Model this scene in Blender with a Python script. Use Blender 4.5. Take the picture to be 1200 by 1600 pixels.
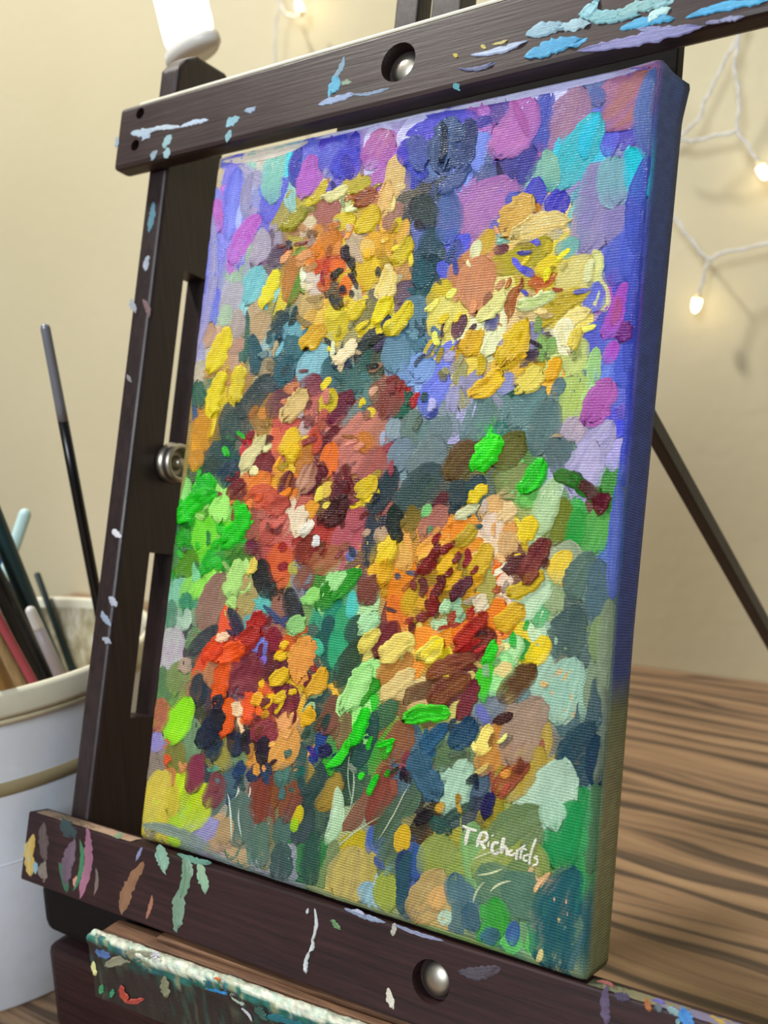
import bpy, bmesh, math, random
import numpy as np
from mathutils import Vector, Matrix

for o in list(bpy.data.objects):
    bpy.data.objects.remove(o, do_unlink=True)
SC = bpy.context.scene
COL = SC.collection
rnd = random.Random(7)

# ----------------------------------------------------------------------------
# frames.  "canvas mm": x right from the canvas centre line, y down from the
# canvas top edge, z behind the painted face.  The canvas leans back LEAN deg.
# World: metres, X along the canvas, Y away from the painter, Z up, desk top = 0
# ----------------------------------------------------------------------------
LEAN = math.radians(16.0)
CW, CH, CD = 200.0, 300.0, 19.0
DESK = 105.0
BM = np.array([[1, 0, 0],
               [0, -math.sin(LEAN), math.cos(LEAN)],
               [0, -math.cos(LEAN), -math.sin(LEAN)]])

def rod(r):
    r = np.array(r, float); th = np.linalg.norm(r); k = r / th
    K = np.array([[0, -k[2], k[1]], [k[2], 0, -k[0]], [-k[1], k[0], 0]])
    return np.eye(3) + math.sin(th) * K + (1 - math.cos(th)) * K @ K

CAM_R = rod((-0.104809321, 0.578466048, 0.0736005261))     # canvas mm -> camera (x right, y down, z ahead)
CAM_T = np.array([-6.15228270, -6.86149205, 362.418285])
FPX = 1495.30
CAM_C = -CAM_R.T @ CAM_T + np.array([0, 150.0, 0])          # camera centre in canvas mm

def c2w(p):                                                # canvas mm -> world m
    p = np.atleast_2d(np.asarray(p, float)) - np.array([0, CH, 0])
    w = p @ BM.T
    w[:, 2] += DESK
    return w * 0.001

def mm(x, y, z):                                           # world mm above the desk datum at canvas foot
    return Vector((x * 0.001, y * 0.001, (z + DESK) * 0.001))

def ray_c(px):                                             # photo pixel -> direction, canvas frame
    px = np.atleast_2d(np.asarray(px, float))
    d = np.c_[(px[:, 0] - 600) / FPX, (px[:, 1] - 800) / FPX, np.ones(len(px))]
    return d @ CAM_R

def px_on(px, n, p0):                                      # pixel -> canvas mm on the plane through p0
    d = ray_c(px); n = np.asarray(n, float); p0 = np.asarray(p0, float)
    k = ((p0 - CAM_C) @ n) / (d @ n)
    return CAM_C + d * k[:, None]

def w2c(w):                                                # world m -> canvas mm
    return (np.asarray(w, float) * 1000 - np.array([0, 0, DESK])) @ BM + np.array([0, CH, 0])

def px_canvas(px, z=0.0):
    return px_on(px, (0, 0, 1), (0, 0, z))

CAM_W = c2w(CAM_C)[0]
def px_y(px, Y):                                           # pixel -> world m on the vertical plane Y (mm)
    d = ray_c(px) @ BM.T
    k = (Y * 0.001 - CAM_W[1]) / d[:, 1]
    return [Vector(v) for v in (CAM_W + d * k[:, None])]

# ---------------------------------------------------------------- camera
cd = bpy.data.cameras.new('camera'); cam = bpy.data.objects.new('camera', cd); COL.objects.link(cam)
ax = BM @ CAM_R.T
M = Matrix.Identity(4)
for i in range(3):
    M[i][0] = ax[i][0]; M[i][1] = -ax[i][1]; M[i][2] = -ax[i][2]; M[i][3] = CAM_W[i]
cam.matrix_world = M
cd.sensor_fit = 'VERTICAL'; cd.sensor_height = 36.0; cd.sensor_width = 27.0
cd.lens = FPX / 1600 * 36.0
cd.clip_start = 0.01; cd.clip_end = 50
cd.dof.use_dof = True; cd.dof.focus_distance = 0.345; cd.dof.aperture_fstop = 11.0
SC.camera = cam

# ---------------------------------------------------------------- light
wd = bpy.data.worlds.new('room_light'); SC.world = wd; wd.use_nodes = True
bg = wd.node_tree.nodes['Background']
bg.inputs[0].default_value = (1.0, 0.97, 0.93, 1); bg.inputs[1].default_value = 0.15

def area(name, loc, target, size, power, col):
    l = bpy.data.lights.new(name, 'AREA'); l.shape = 'DISK'; l.size = size; l.energy = power; l.color = col
    o = bpy.data.objects.new(name, l); COL.objects.link(o); o.location = loc
    o.rotation_euler = (Vector(target) - Vector(loc)).to_track_quat('-Z', 'Y').to_euler()
    return o
area('ceiling_light', (-1.0, -0.25, 2.0), (0.0, 0.15, 0.15), 0.2, 38.0, (1.0, 0.96, 0.88))
area('studio_light', (0.25, -1.75, 1.05), (0.0, 0.1, 0.2), 0.8, 31.0, (0.88, 0.95, 1.0))
VS = SC.view_settings
VS.view_transform = 'Standard'; VS.look = 'None'; VS.exposure = 0.0; VS.gamma = 1.0; VS.use_curve_mapping = False

# ---------------------------------------------------------------- helpers
def lin(h):
    h = h.lstrip('#')
    v = [int(h[i:i + 2], 16) / 255 for i in (0, 2, 4)]
    return np.array([c / 12.92 if c <= 0.04045 else ((c + 0.055) / 1.055) ** 2.4 for c in v])

def tag(o, label, cat, group=None):
    o['label'] = label; o['category'] = cat
    if group: o['group'] = group
    return o

def struct(o, label=None):
    o['kind'] = 'structure'
    if label: o['label'] = label
    return o

def empty(name, loc):
    o = bpy.data.objects.new(name, None); COL.objects.link(o)
    o.location = loc; o.empty_display_size = 0.02
    return o

def link(name, me, mat=None, parent=None):
    o = bpy.data.objects.new(name, me); COL.objects.link(o)
    if mat is not None: me.materials.append(mat)
    if parent is not None:
        o.parent = parent
        if parent.parent is not None: off = parent.parent.location + parent.location
        else: off = parent.location
        me.transform(Matrix.Translation(-off))          # verts come in world metres
    return o

def mesh(name, verts, faces, mat=None, parent=None, smooth=False):
    me = bpy.data.meshes.new(name)
    me.from_pydata([tuple(v) for v in verts], [], faces); me.update()
    if smooth:
        me.polygons.foreach_set('use_smooth', [True] * len(me.polygons))
    return link(name, me, mat, parent)

def from_bm(name, bm, mat=None, parent=None, smooth=False):
    bmesh.ops.recalc_face_normals(bm, faces=bm.faces)
    me = bpy.data.meshes.new(name); bm.to_mesh(me); bm.free()
    if smooth: me.polygons.foreach_set('use_smooth', [True] * len(me.polygons))
    return link(name, me, mat, parent)

def hexa(bm, p):                                         # 8 corner points (bottom ring, top ring)
    v = [bm.verts.new(q) for q in p]
    fs = [bm.faces.new([v[i] for i in f]) for f in ((0, 3, 2, 1), (4, 5, 6, 7), (0, 1, 5, 4), (1, 2, 6, 5), (2, 3, 7, 6), (3, 0, 4, 7))]
    return v, fs

def bevel_bm(bm, w, seg=2, edges=None):
    bmesh.ops.recalc_face_normals(bm, faces=bm.faces)
    bmesh.ops.bevel(bm, geom=edges or bm.edges[:], offset=w, segments=seg, affect='EDGES', profile=0.6, clamp_overlap=True)

def boxw(name, lo, hi, mat, parent=None, bev=0.0):       # axis-aligned, world mm at the canvas foot datum
    bm = bmesh.new(); (x0, y0, z0), (x1, y1, z1) = lo, hi
    hexa(bm, [mm(*q) for q in ((x0, y0, z0), (x1, y0, z0), (x1, y1, z0), (x0, y1, z0), (x0, y0, z1), (x1, y0, z1), (x1, y1, z1), (x0, y1, z1))])
    if bev: bevel_bm(bm, bev * 0.001)
    return from_bm(name, bm, mat, parent)

def tube(name, pts, radii, mat, parent=None, n=10, caps=True):
    pts = [Vector(p) for p in pts]
    if not hasattr(radii, '__len__'): radii = [radii] * len(pts)
    verts, faces = [], []
    up = None
    for i, p in enumerate(pts):
        d = (pts[min(i + 1, len(pts) - 1)] - pts[max(i - 1, 0)]).normalized()
        if up is None:
            up = d.orthogonal().normalized()
        up = (up - d * up.dot(d)).normalized(); sd = d.cross(up)
        for k in range(n):
            a = 2 * math.pi * k / n
            verts.append(p + (up * math.cos(a) + sd * math.sin(a)) * radii[i])
    for i in range(len(pts) - 1):
        for k in range(n):
            faces.append((i * n + k, i * n + (k + 1) % n, (i + 1) * n + (k + 1) % n, (i + 1) * n + k))
    if caps:
        faces.append(tuple(range(n - 1, -1, -1))); faces.append(tuple((len(pts) - 1) * n + k for k in range(n)))
    return mesh(name, verts, faces, mat, parent, True)

def smooth_path(pts, k=6):
    P = [Vector(p) for p in pts]; out = []
    for i in range(len(P) - 1):
        a, b, c, d = P[max(i - 1, 0)], P[i], P[i + 1], P[min(i + 2, len(P) - 1)]
        for j in range(k):
            t = j / k
            out.append(0.5 * ((2 * b) + (c - a) * t + (2 * a - 5 * b + 4 * c - d) * t * t + (3 * b - a - 3 * c + d) * t ** 3))
    out.append(P[-1]); return out

def lathe(name, prof, mat, parent=None, frame=None, n=48, closed=False):
    """prof: (radius, height) in metres about the local Z of frame"""
    frame = frame or Matrix.Identity(4); verts, faces = [], []
    for r, h in prof:
        for k in range(n):
            a = 2 * math.pi * k / n
            verts.append(frame @ Vector((r * math.cos(a), r * math.sin(a), h)))
    m = len(prof)
    for i in range(m - 1 + (1 if closed else 0)):
        j = (i + 1) % m
        for k in range(n):
            faces.append((i * n + k, i * n + (k + 1) % n, j * n + (k + 1) % n, j * n + k))
    return mesh(name, verts, faces, mat, parent, True)

def cut(o, cutters):                                     # boolean difference, baked into the mesh
    for c in cutters:
        m = o.modifiers.new('cut', 'BOOLEAN'); m.operation = 'DIFFERENCE'; m.object = c; m.solver = 'EXACT'
    bpy.context.view_layer.update()
    ev = o.evaluated_get(bpy.context.evaluated_depsgraph_get())
    me = bpy.data.meshes.new_from_object(ev)
    o.modifiers.clear(); old = o.data; o.data = me; me.name = old.name
    bpy.data.meshes.remove(old)
    for c in cutters: bpy.data.objects.remove(c, do_unlink=True)

# ---------------------------------------------------------------- materials
def new_mat(name):
    m = bpy.data.materials.new(name); m.use_nodes = True
    nt = m.node_tree; return m, nt, nt.nodes['Principled BSDF']

def nd(nt, t, **kw):
    n = nt.nodes.new(t)
    for k, v in kw.items():
        if k in n.inputs: n.inputs[k].default_value = v
        else: setattr(n, k, v)
    return n

def ramp(nt, fac, stops):
    r = nt.nodes.new('ShaderNodeValToRGB'); e = r.color_ramp.elements
    while len(e) < len(stops): e.new(0.5)
    for k, (p, c) in enumerate(stops):
        e[k].position = p; e[k].color = (*lin(c), 1)
    nt.links.new(fac, r.inputs[0]); return r.outputs[0]

def coords(nt, scale=(1, 1, 1), rot=(0, 0, 0)):
    tc = nt.nodes.new('ShaderNodeTexCoord'); mp = nt.nodes.new('ShaderNodeMapping')
    mp.inputs['Scale'].default_value = scale; mp.inputs['Rotation'].default_value = rot
    nt.links.new(tc.outputs['Object'], mp.inputs[0]); return mp.outputs[0]

def bump(nt, bs, h, strength, dist=0.001):
    b = nd(nt, 'ShaderNodeBump', Strength=strength, Distance=dist)
    nt.links.new(h, b.inputs['Height']); nt.links.new(b.outputs[0], bs.inputs['Normal'])

def plain(name, h, rough=0.5, metal=0.0, var=0.08, scale=60.0, bmp=0.0, spec=0.5):
    m, nt, bs = new_mat(name); c = lin(h)
    nz = nd(nt, 'ShaderNodeTexNoise', Scale=scale, Detail=4.0)
    nt.links.new(coords(nt), nz.inputs['Vector'])
    mx = nd(nt, 'ShaderNodeMix', data_type='RGBA')
    mx.inputs[6].default_value = (*(c * (1 - var)), 1); mx.inputs[7].default_value = (*np.minimum(c * (1 + var), 1), 1)
    nt.links.new(nz.outputs[0], mx.inputs[0]); nt.links.new(mx.outputs[2], bs.inputs['Base Color'])
    bs.inputs['Roughness'].default_value = rough; bs.inputs['Metallic'].default_value = metal
    bs.inputs['Specular IOR Level'].default_value = spec
    if bmp: bump(nt, bs, nz.outputs[0], bmp)
    return m

def wood(name, dark, light, rough, scale=(6, 160, 160), spec=0.5, rot=(0, 0, 0)):
    m, nt, bs = new_mat(name); co = coords(nt, scale, rot)
    nz = nd(nt, 'ShaderNodeTexNoise', Scale=4.0, Detail=6.0, Roughness=0.65)
    nt.links.new(co, nz.inputs['Vector'])
    nt.links.new(ramp(nt, nz.outputs[0], [(0.3, dark), (0.72, light)]), bs.inputs['Base Color'])
    n2 = nd(nt, 'ShaderNodeTexNoise', Scale=35.0, Detail=3.0); nt.links.new(coords(nt), n2.inputs['Vector'])
    mr = nd(nt, 'ShaderNodeMapRange'); mr.inputs['To Min'].default_value = rough - 0.08; mr.inputs['To Max'].default_value = rough + 0.12
    nt.links.new(n2.outputs[0], mr.inputs[0]); nt.links.new(mr.outputs[0], bs.inputs['Roughness'])
    bs.inputs['Specular IOR Level'].default_value = spec
    bump(nt, bs, nz.outputs[0], 0.25, 0.0006)
    return m

def emit(name, col, strength):
    m, nt, bs = new_mat(name)
    bs.inputs['Base Color'].default_value = (*col, 1); bs.inputs['Emission Color'].default_value = (*col, 1)
    bs.inputs['Emission Strength'].default_value = strength
    return m

def paint_mat(name, weave, rough=0.36, streak=1.6, spec=0.5):
    """oil paint: colour from the mesh, canvas weave relief from the UVs (canvas mm)"""
    m, nt, bs = new_mat(name)
    at = nd(nt, 'ShaderNodeAttribute', attribute_name='col')
    uv = nt.nodes.new('ShaderNodeUVMap'); uv.uv_map = 'mm'
    fine = nd(nt, 'ShaderNodeTexNoise', Scale=2.2, Detail=4.0, Roughness=0.6)
    nt.links.new(uv.outputs[0], fine.inputs['Vector'])
    hs = nd(nt, 'ShaderNodeHueSaturation'); mr = nd(nt, 'ShaderNodeMapRange')
    mr.inputs['From Min'].default_value = 0.25; mr.inputs['From Max'].default_value = 0.75
    mr.inputs['To Min'].default_value = 0.86; mr.inputs['To Max'].default_value = 1.13
    nt.links.new(fine.outputs[0], mr.inputs[0]); nt.links.new(mr.outputs[0], hs.inputs['Value'])
    nt.links.new(at.outputs['Color'], hs.inputs['Color']); nt.links.new(hs.outputs[0], bs.inputs['Base Color'])
    sp = nt.nodes.new('ShaderNodeSeparateXYZ'); nt.links.new(uv.outputs[0], sp.inputs[0])
    wob = nd(nt, 'ShaderNodeTexNoise', Scale=0.5, Detail=2.0); nt.links.new(uv.outputs[0], wob.inputs['Vector'])
    def band(sock, per, amp):
        a = nd(nt, 'ShaderNodeMath', operation='MULTIPLY_ADD'); a.inputs[1].default_value = 2 * math.pi / per
        w = nd(nt, 'ShaderNodeMath', operation='MULTIPLY'); w.inputs[1].default_value = 4.0
        nt.links.new(wob.outputs[0], w.inputs[0]); nt.links.new(sock, a.inputs[0]); nt.links.new(w.outputs[0], a.inputs[2])
        s = nd(nt, 'ShaderNodeMath', operation='SINE'); nt.links.new(a.outputs[0], s.inputs[0])
        k = nd(nt, 'ShaderNodeMath', operation='MULTIPLY'); k.inputs[1].default_value = amp; nt.links.new(s.outputs[0], k.inputs[0])
        return k.outputs[0]
    ad = nd(nt, 'ShaderNodeMath', operation='ADD')
    nt.links.new(band(sp.outputs[1], 0.92, 0.5), ad.inputs[0]); nt.links.new(band(sp.outputs[0], 1.05, 0.28), ad.inputs[1])
    a2 = nd(nt, 'ShaderNodeMath', operation='MULTIPLY_ADD'); a2.inputs[1].default_value = weave
    nt.links.new(ad.outputs[0], a2.inputs[0]); nt.links.new(fine.outputs[0], a2.inputs[2])
    ub_ = nt.nodes.new('ShaderNodeUVMap'); ub_.uv_map = 'brush'
    bm_ = nt.nodes.new('ShaderNodeMapping'); bm_.inputs['Scale'].default_value = (0.16, 2.6, 1); nt.links.new(ub_.outputs[0], bm_.inputs[0])
    bn = nd(nt, 'ShaderNodeTexNoise', Scale=1.0, Detail=3.0, Roughness=0.65); nt.links.new(bm_.outputs[0], bn.inputs['Vector'])
    a3 = nd(nt, 'ShaderNodeMath', operation='MULTIPLY_ADD'); a3.inputs[1].default_value = streak
    nt.links.new(bn.outputs[0], a3.inputs[0]); nt.links.new(a2.outputs[0], a3.inputs[2])
    bump(nt, bs, a3.outputs[0], 0.75, 0.0003)
    m2 = nd(nt, 'ShaderNodeMapRange'); m2.inputs['From Min'].default_value = 0.3; m2.inputs['From Max'].default_value = 0.7
    m2.inputs['To Min'].default_value = 0.84; m2.inputs['To Max'].default_value = 1.16; nt.links.new(bn.outputs[0], m2.inputs[0])
    mm_ = nd(nt, 'ShaderNodeMath', operation='MULTIPLY'); nt.links.new(mr.outputs[0], mm_.inputs[0]); nt.links.new(m2.outputs[0], mm_.inputs[1])
    nt.links.new(mm_.outputs[0], hs.inputs['Value'])
    bs.inputs['Roughness'].default_value = rough
    bs.inputs['Specular IOR Level'].default_value = spec
    return m

# ================================================================ the setting
def wall_material():
    m, nt, bs = new_mat('painted_wall')
    nz = nd(nt, 'ShaderNodeTexNoise', Scale=3.0, Detail=4.0); nt.links.new(coords(nt), nz.inputs['Vector'])
    nt.links.new(ramp(nt, nz.outputs[0], [(0.3, '#d2c8a6'), (0.7, '#d9cfb0')]), bs.inputs['Base Color'])
    n2 = nd(nt, 'ShaderNodeTexNoise', Scale=90.0, Detail=4.0); nt.links.new(coords(nt), n2.inputs['Vector'])
    bump(nt, bs, n2.outputs[0], 0.25, 0.002)
    bs.inputs['Roughness'].default_value = 0.75; bs.inputs['Specular IOR Level'].default_value = 0.25
    return m

def desk_material():
    m, nt, bs = new_mat('striped_wood_laminate')
    tc = nt.nodes.new('ShaderNodeTexCoord'); mp = nt.nodes.new('ShaderNodeMapping')
    mp.inputs['Rotation'].default_value = (0, 0, math.radians(4.5)); mp.inputs['Scale'].default_value = (1, 1, 1)
    nt.links.new(tc.outputs['Object'], mp.inputs[0])
    # slow wobble of the grain lines along the board
    wv = nt.nodes.new('ShaderNodeMapping'); wv.inputs['Scale'].default_value = (2.6, 11, 1); nt.links.new(mp.outputs[0], wv.inputs[0])
    wob = nd(nt, 'ShaderNodeTexNoise', Scale=1.6, Detail=2.0); nt.links.new(wv.outputs[0], wob.inputs['Vector'])
    sp = nt.nodes.new('ShaderNodeSeparateXYZ'); nt.links.new(mp.outputs[0], sp.inputs[0])
    y = nd(nt, 'ShaderNodeMath', operation='MULTIPLY_ADD'); y.inputs[1].default_value = 0.05
    nt.links.new(wob.outputs[0], y.inputs[0]); nt.links.new(sp.outputs[1], y.inputs[2])
    cb = nt.nodes.new('ShaderNodeCombineXYZ'); nt.links.new(y.outputs[0], cb.inputs[1])
    x2 = nd(nt, 'ShaderNodeMath', operation='MULTIPLY'); x2.inputs[1].default_value = 0.02
    nt.links.new(sp.outputs[0], x2.inputs[0]); nt.links.new(x2.outputs[0], cb.inputs[0])
    gr = nd(nt, 'ShaderNodeTexNoise', Scale=88.0, Detail=2.5, Roughness=0.55); nt.links.new(cb.outputs[0], gr.inputs['Vector'])
    c = ramp(nt, gr.outputs[0], [(0.34, '#54463b'), (0.44, '#6b594a'), (0.50, '#a08266'), (0.64, '#b49675')])
    fm = nt.nodes.new('ShaderNodeMapping'); fm.inputs['Scale'].default_value = (25, 500, 1); nt.links.new(mp.outputs[0], fm.inputs[0])
    fn = nd(nt, 'ShaderNodeTexNoise', Scale=2.0, Detail=5.0, Roughness=0.7); nt.links.new(fm.outputs[0], fn.inputs['Vector'])
    mx = nd(nt, 'ShaderNodeMix', data_type='RGBA', blend_type='MULTIPLY'); mx.inputs[0].default_value = 0.5
    nt.links.new(c, mx.inputs[6]); nt.links.new(ramp(nt, fn.outputs[0], [(0.3, '#c4b6a8'), (0.7, '#ffffff')]), mx.inputs[7])
    nt.links.new(mx.outputs[2], bs.inputs['Base Color'])
    bs.inputs['Roughness'].default_value = 0.5; bs.inputs['Specular IOR Level'].default_value = 0.35
    return m

WALL = wall_material()
WALL_Y = 605.0
o = boxw('wall_back', (-2600, WALL_Y, -DESK - 750), (2400, WALL_Y + 100, 1900), WALL); struct(o, 'plain warm ivory painted wall behind the desk')
o = boxw('floor', (-2600, -2200, -DESK - 770), (2400, WALL_Y, -DESK - 750), wood('floor_boards', '#5d4632', '#7d6247', 0.5)); struct(o)

DESKM = desk_material()
desk = tag(empty('desk', (0, 0, -0.75)), 'brown desk with dark striped wood grain top against the ivory wall', 'desk')
boxw('desk_top', (-900, -420, -DESK - 28), (760, WALL_Y - 0.5, -DESK), DESKM, desk, 1.5)
for x in (-880, 690):
    for y in (-400, 540):
        boxw('leg', (x, y, -DESK - 749.5), (x + 50, y + 50, -DESK - 28), DESKM, desk)

# ================================================================ the easel
WOOD = wood('dark_walnut_stain', '#241718', '#3f2c2a', 0.42, (5, 130, 130))
WOODR = wood('dimmed_reddish_walnut', '#1d0f11', '#3c2123', 0.5, (5, 130, 130), 0.4)  # darker walnut copy; the ledge's weaker sheen is put into its colour
PLATE = wood('shade_black_wood', '#0d090a', '#191213', 0.7, (5, 130, 130), 0.2)  # near-black wood: shade on clamp plate and foot block put into the colour
WOODV = wood('dark_walnut_stain_upright', '#1d1314', '#342526', 0.40, (130, 130, 6))
WORN = wood('worn_brown_wood', '#4a3024', '#8a6446', 0.6, (8, 120, 120))
STEEL = plain('brushed_steel', '#b9b3a6', 0.4, 1.0, 0.06, 220, 0.05)
DARKHOLE = plain('shadowed_hole_wood', '#1c1312', 0.7)
easel = tag(empty('tabletop_easel', mm(0, 0, -DESK)), 'dark walnut tabletop easel with paint-smeared bars holding the flower canvas', 'easel')

def cbox(name, x, y, z, mat, bev=0.8, slope_y=(0, 0), yaw=0.0, parent=None):
    """box in canvas mm; slope_y=(at x0, at x1) shifts y, yaw adds z per mm of x"""
    bm = bmesh.new(); P = []
    for zz in z:
        for xx, yy in ((x[0], y[0]), (x[1], y[0]), (x[1], y[1]), (x[0], y[1])):
            s = slope_y[0] if xx == x[0] else slope_y[1]
            P.append((xx, yy + s, zz + yaw * xx))
    hexa(bm, [Vector(v) for v in c2w(P)])
    if bev: bevel_bm(bm, bev * 0.001)
    return from_bm(name, bm, mat, parent)

def cyl_cut(cx, cy, z0, z1, r, n=40):
    v, f = [], []
    for z in (z0, z1):
        for k in range(n):
            a = 2 * math.pi * k / n; v.append((cx + r * math.cos(a), cy + r * math.sin(a), z))
    f = [(k, (k + 1) % n, n + (k + 1) % n, n + k) for k in range(n)] + [tuple(range(n - 1, -1, -1)), tuple(range(n, 2 * n))]
    bm = bmesh.new(); bv = [bm.verts.new(q) for q in c2w(v)]
    for q in f: bm.faces.new([bv[i] for i in q])
    return from_bm('cutter', bm)

def box_cut(x, y, z):
    return cbox('cutter', x, y, z, None, 0)

def seat(o):                                             # parent a finished world-space mesh to the easel
    o.data.transform(Matrix.Translation(-easel.location)); o.parent = easel
    return o

# upper clamp bar, with the recessed bolt and two screw holes
UB_Z = -5.0
ub = cbox('upper_bar', (-163, 182), (-32.0, -1.3), (UB_Z, 4.5), WOOD, 2.0, (0, -3.3))
hole_xy = px_canvas([(622, 97), (219, 177), (211, 227)], UB_Z)
cut(ub, [cyl_cut(hole_xy[0][0], hole_xy[0][1], -9, 1.5, 7.9), cyl_cut(hole_xy[1][0], hole_xy[1][1], -9, 0, 2.7), cyl_cut(hole_xy[2][0], hole_xy[2][1], -9, 0, 2.7)])
seat(ub)

we = cbox('edge_highlight', (-150, 181), (-32.25, -30.6), (UB_Z - .25, UB_Z + 3.0), plain('pale_highlight_tone', '#dcd8c4', 0.45, var=0.15, scale=90), 0.7, (-.12, -3.3)); we['label'] = 'pale painted-in highlight along the top edge'; seat(we)  # pale strip modelled for the bright highlight along the bar's top edge

def dome(name, x, y, z, r, h, parent):
    fr = Matrix.Identity(4); c = c2w((x, y, z))[0]; n = (c2w((x, y, z - 1))[0] - c); n = Vector(n).normalized()
    fr = Matrix.Translation(c) @ n.to_track_quat('Z', 'Y').to_matrix().to_4x4()
    prof = [(r * math.cos(a), h * math.sin(a)) for a in [i * math.pi / 2 / 9 for i in range(9)]] + [(0.00002, h)]
    return lathe(name, [(a * .001, b * .001) for a, b in [(r, -3.0)] + prof], STEEL, parent, fr, 32)
dome('bolt_head', hole_xy[0][0] + 0.4, hole_xy[0][1], 1.0, 6.6, 3.2, easel)

# ledge bar the canvas stands on
LZ = lambda x: -2.4 + 0.025 * x
lb = cbox('ledge_bar', (-164, 190), (301.0, 331.2), (-2.4, 8.0), WOODR, 0.9, (0.4, -0.95), 0.025)
LN = np.cross((1, 0, 0.025), (0, 1, 0)); LP = (0, 310, -2.4)
lbx = px_on([(673, 1534)], LN, LP)[0]
cut(lb, [cyl_cut(lbx[0], lbx[1], -12, lbx[2] + 5.5, 7.2)])
seat(lb)
dome('bolt_head', lbx[0] + 0.3, lbx[1], lbx[2] + 5.0, 6.2, 3.4, easel)

# upright post: plank on edge with two long slots
PX0, PX1, PZ0, PZ1 = -149.5, -137.0, 4.5, 41.0
prof = [(PZ0, 330), (PZ0, -53), (9.5, -60), (16, -64.5), (36, -66), (PZ1, -62), (PZ1, 330)]
bm = bmesh.new()
A = [bm.verts.new(c2w((PX0, y, z))[0]) for z, y in prof]; Bv = [bm.verts.new(c2w((PX1, y, z))[0]) for z, y in prof]
bm.faces.new(A); bm.faces.new(Bv[::-1])
for i in range(len(prof)):
    j = (i + 1) % len(prof); bm.faces.new((A[i], Bv[i], Bv[j], A[j]))
bevel_bm(bm, 0.0028, 4)
post = from_bm('upright_post', bm, WOODV)
cut(post, [box_cut((-160, -130), (41, 139), (23.4, 38.2)), box_cut((-160, -130), (179, 257), (22.6, 37.4))])
seat(post)

# twin mast planks and the clamp plate behind the canvas
mx_ = px_canvas([(617, 25), (651, 30), (674, 15), (720, 5)], 27.0)[:, 0]
seat(cbox('mast_plank', (mx_[0], mx_[1]), (-150, 330), (27, 38), WOODV, 0.8))
seat(cbox('mast_plank', (mx_[2], mx_[3]), (-150, 330), (27, 40), WOODV, 0.8))
pl = px_canvas([(526, 200), (1060, 82)], 20.0)
seat(cbox('clamp_plate', (pl[0][0], pl[1][0]), (-31, 46), (20.0, 27.0), PLATE, 0.6))
seat(cbox('cross_rail', (-137, 120), (312, 330), (12, 27), WOOD, 0.8))

# cup-shaped tightening knob on the post
kc = px_on([(264, 723)], (1, 0, 0), (PX1, 0, 0))[0]
c = Vector(c2w((PX1, kc[1], kc[2]))[0])
fr = Matrix.Translation(c) @ Vector((1, 0, 0)).to_track_quat('Z', 'Y').to_matrix().to_4x4()
kn = lathe('tightening_knob', [(a * .001, b * .001) for a, b in [(3, 0), (6.5, 0), (9.2, 0.8), (9.8, 2.0), (9.2, 3.6), (8.6, 4.2), (9.0, 5.2), (9.4, 7.2), (8.8, 8.8), (7.6, 9.2), (6.8, 8.4), (6.4, 4.0), (2.4, 3.4), (2.4, 8.4), (1.6, 9.0), (0.01, 9.0)]], STEEL, easel, fr, 40)

# foot block, base and paint-crusted tray
boxw('foot_block', (-162.5, -7, -57.5), (-98, 24, -33.0), PLATE, easel, 5.0)
boxw('base_box', (-158, -10, -DESK), (168, 76, -61.5), WOODR, easel, 4.5)
boxw('stanchion', (-150, 8, -62), (-118, 30, -30), WOOD, easel, 1.0)
TY = lambda x: -25.0 + 0.058 * (x + 101)
def tray_pt(x, d, z): return mm(x, TY(x) + d, z)
bm = bmesh.new(); x0, x1 = -104.5, 185.0
hexa(bm, [tray_pt(x0, 0, -60), tray_pt(x1, 0, -60), tray_pt(x1, 15.5, -60), tray_pt(x0, 15.5, -60), tray_pt(x0, 0, -33), tray_pt(x1, 0, -33), tray_pt(x1, 15.5, -33), tray_pt(x0, 15.5, -33)])
bevel_bm(bm, 0.0014)
tray = from_bm('tray_board', bm, WORN, easel)
bm = bmesh.new()
hexa(bm, [tray_pt(x, d, z) for z in (-33.2, -31.2) for x, d in ((-78, 9.5), (185, 9.5), (185, 14.0), (-78, 14.0))]); bevel_bm(bm, 0.0006)
from_bm('tray_rib', bm, WORN, easel)
bm = bmesh.new()
hexa(bm, [tray_pt(x, d, z) for z in (-33.2, -32.0) for x, d in ((-80, 5.0), (185, 5.0), (185, 7.8), (-80, 7.8))]); bevel_bm(bm, 0.0004)
from_bm('tray_rib', bm, WORN, easel)
bm = bmesh.new()
hexa(bm, [mm(*q) for q in ((-96, -9, -62), (160, 2, -62), (160, 40, -62), (-96, 40, -62), (-96, -9, -52.5), (160, 2, -52.5), (160, 40, -52.5), (-96, 40, -52.5))])
from_bm('tray_runner', bm, WOOD, easel)

# rear support leg, hinged on a short bar behind the masts
seat(cbox('hinge_bar', (-30, 52), (33, 47), (40, 51), WOOD, 0.8))
bm = bmesh.new()
def bar_between(bm, a, b, w, h):
    d = (b - a).normalized(); s = d.cross(Vector((0, 0, 1))).normalized(); u = s.cross(d)
    hexa(bm, [p + s * sx * w + u * uy * h for p in (a, b) for sx, uy in ((-1, -1), (1, -1), (1, 1), (-1, 1))])
bar_between(bm, mm(43.8, 115.6, 238), mm(107.5, 452, -DESK + 3.2), 0.0035, 0.0038)
bevel_bm(bm, 0.0009)
from_bm('rear_leg', bm, WOODV, easel)

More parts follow.
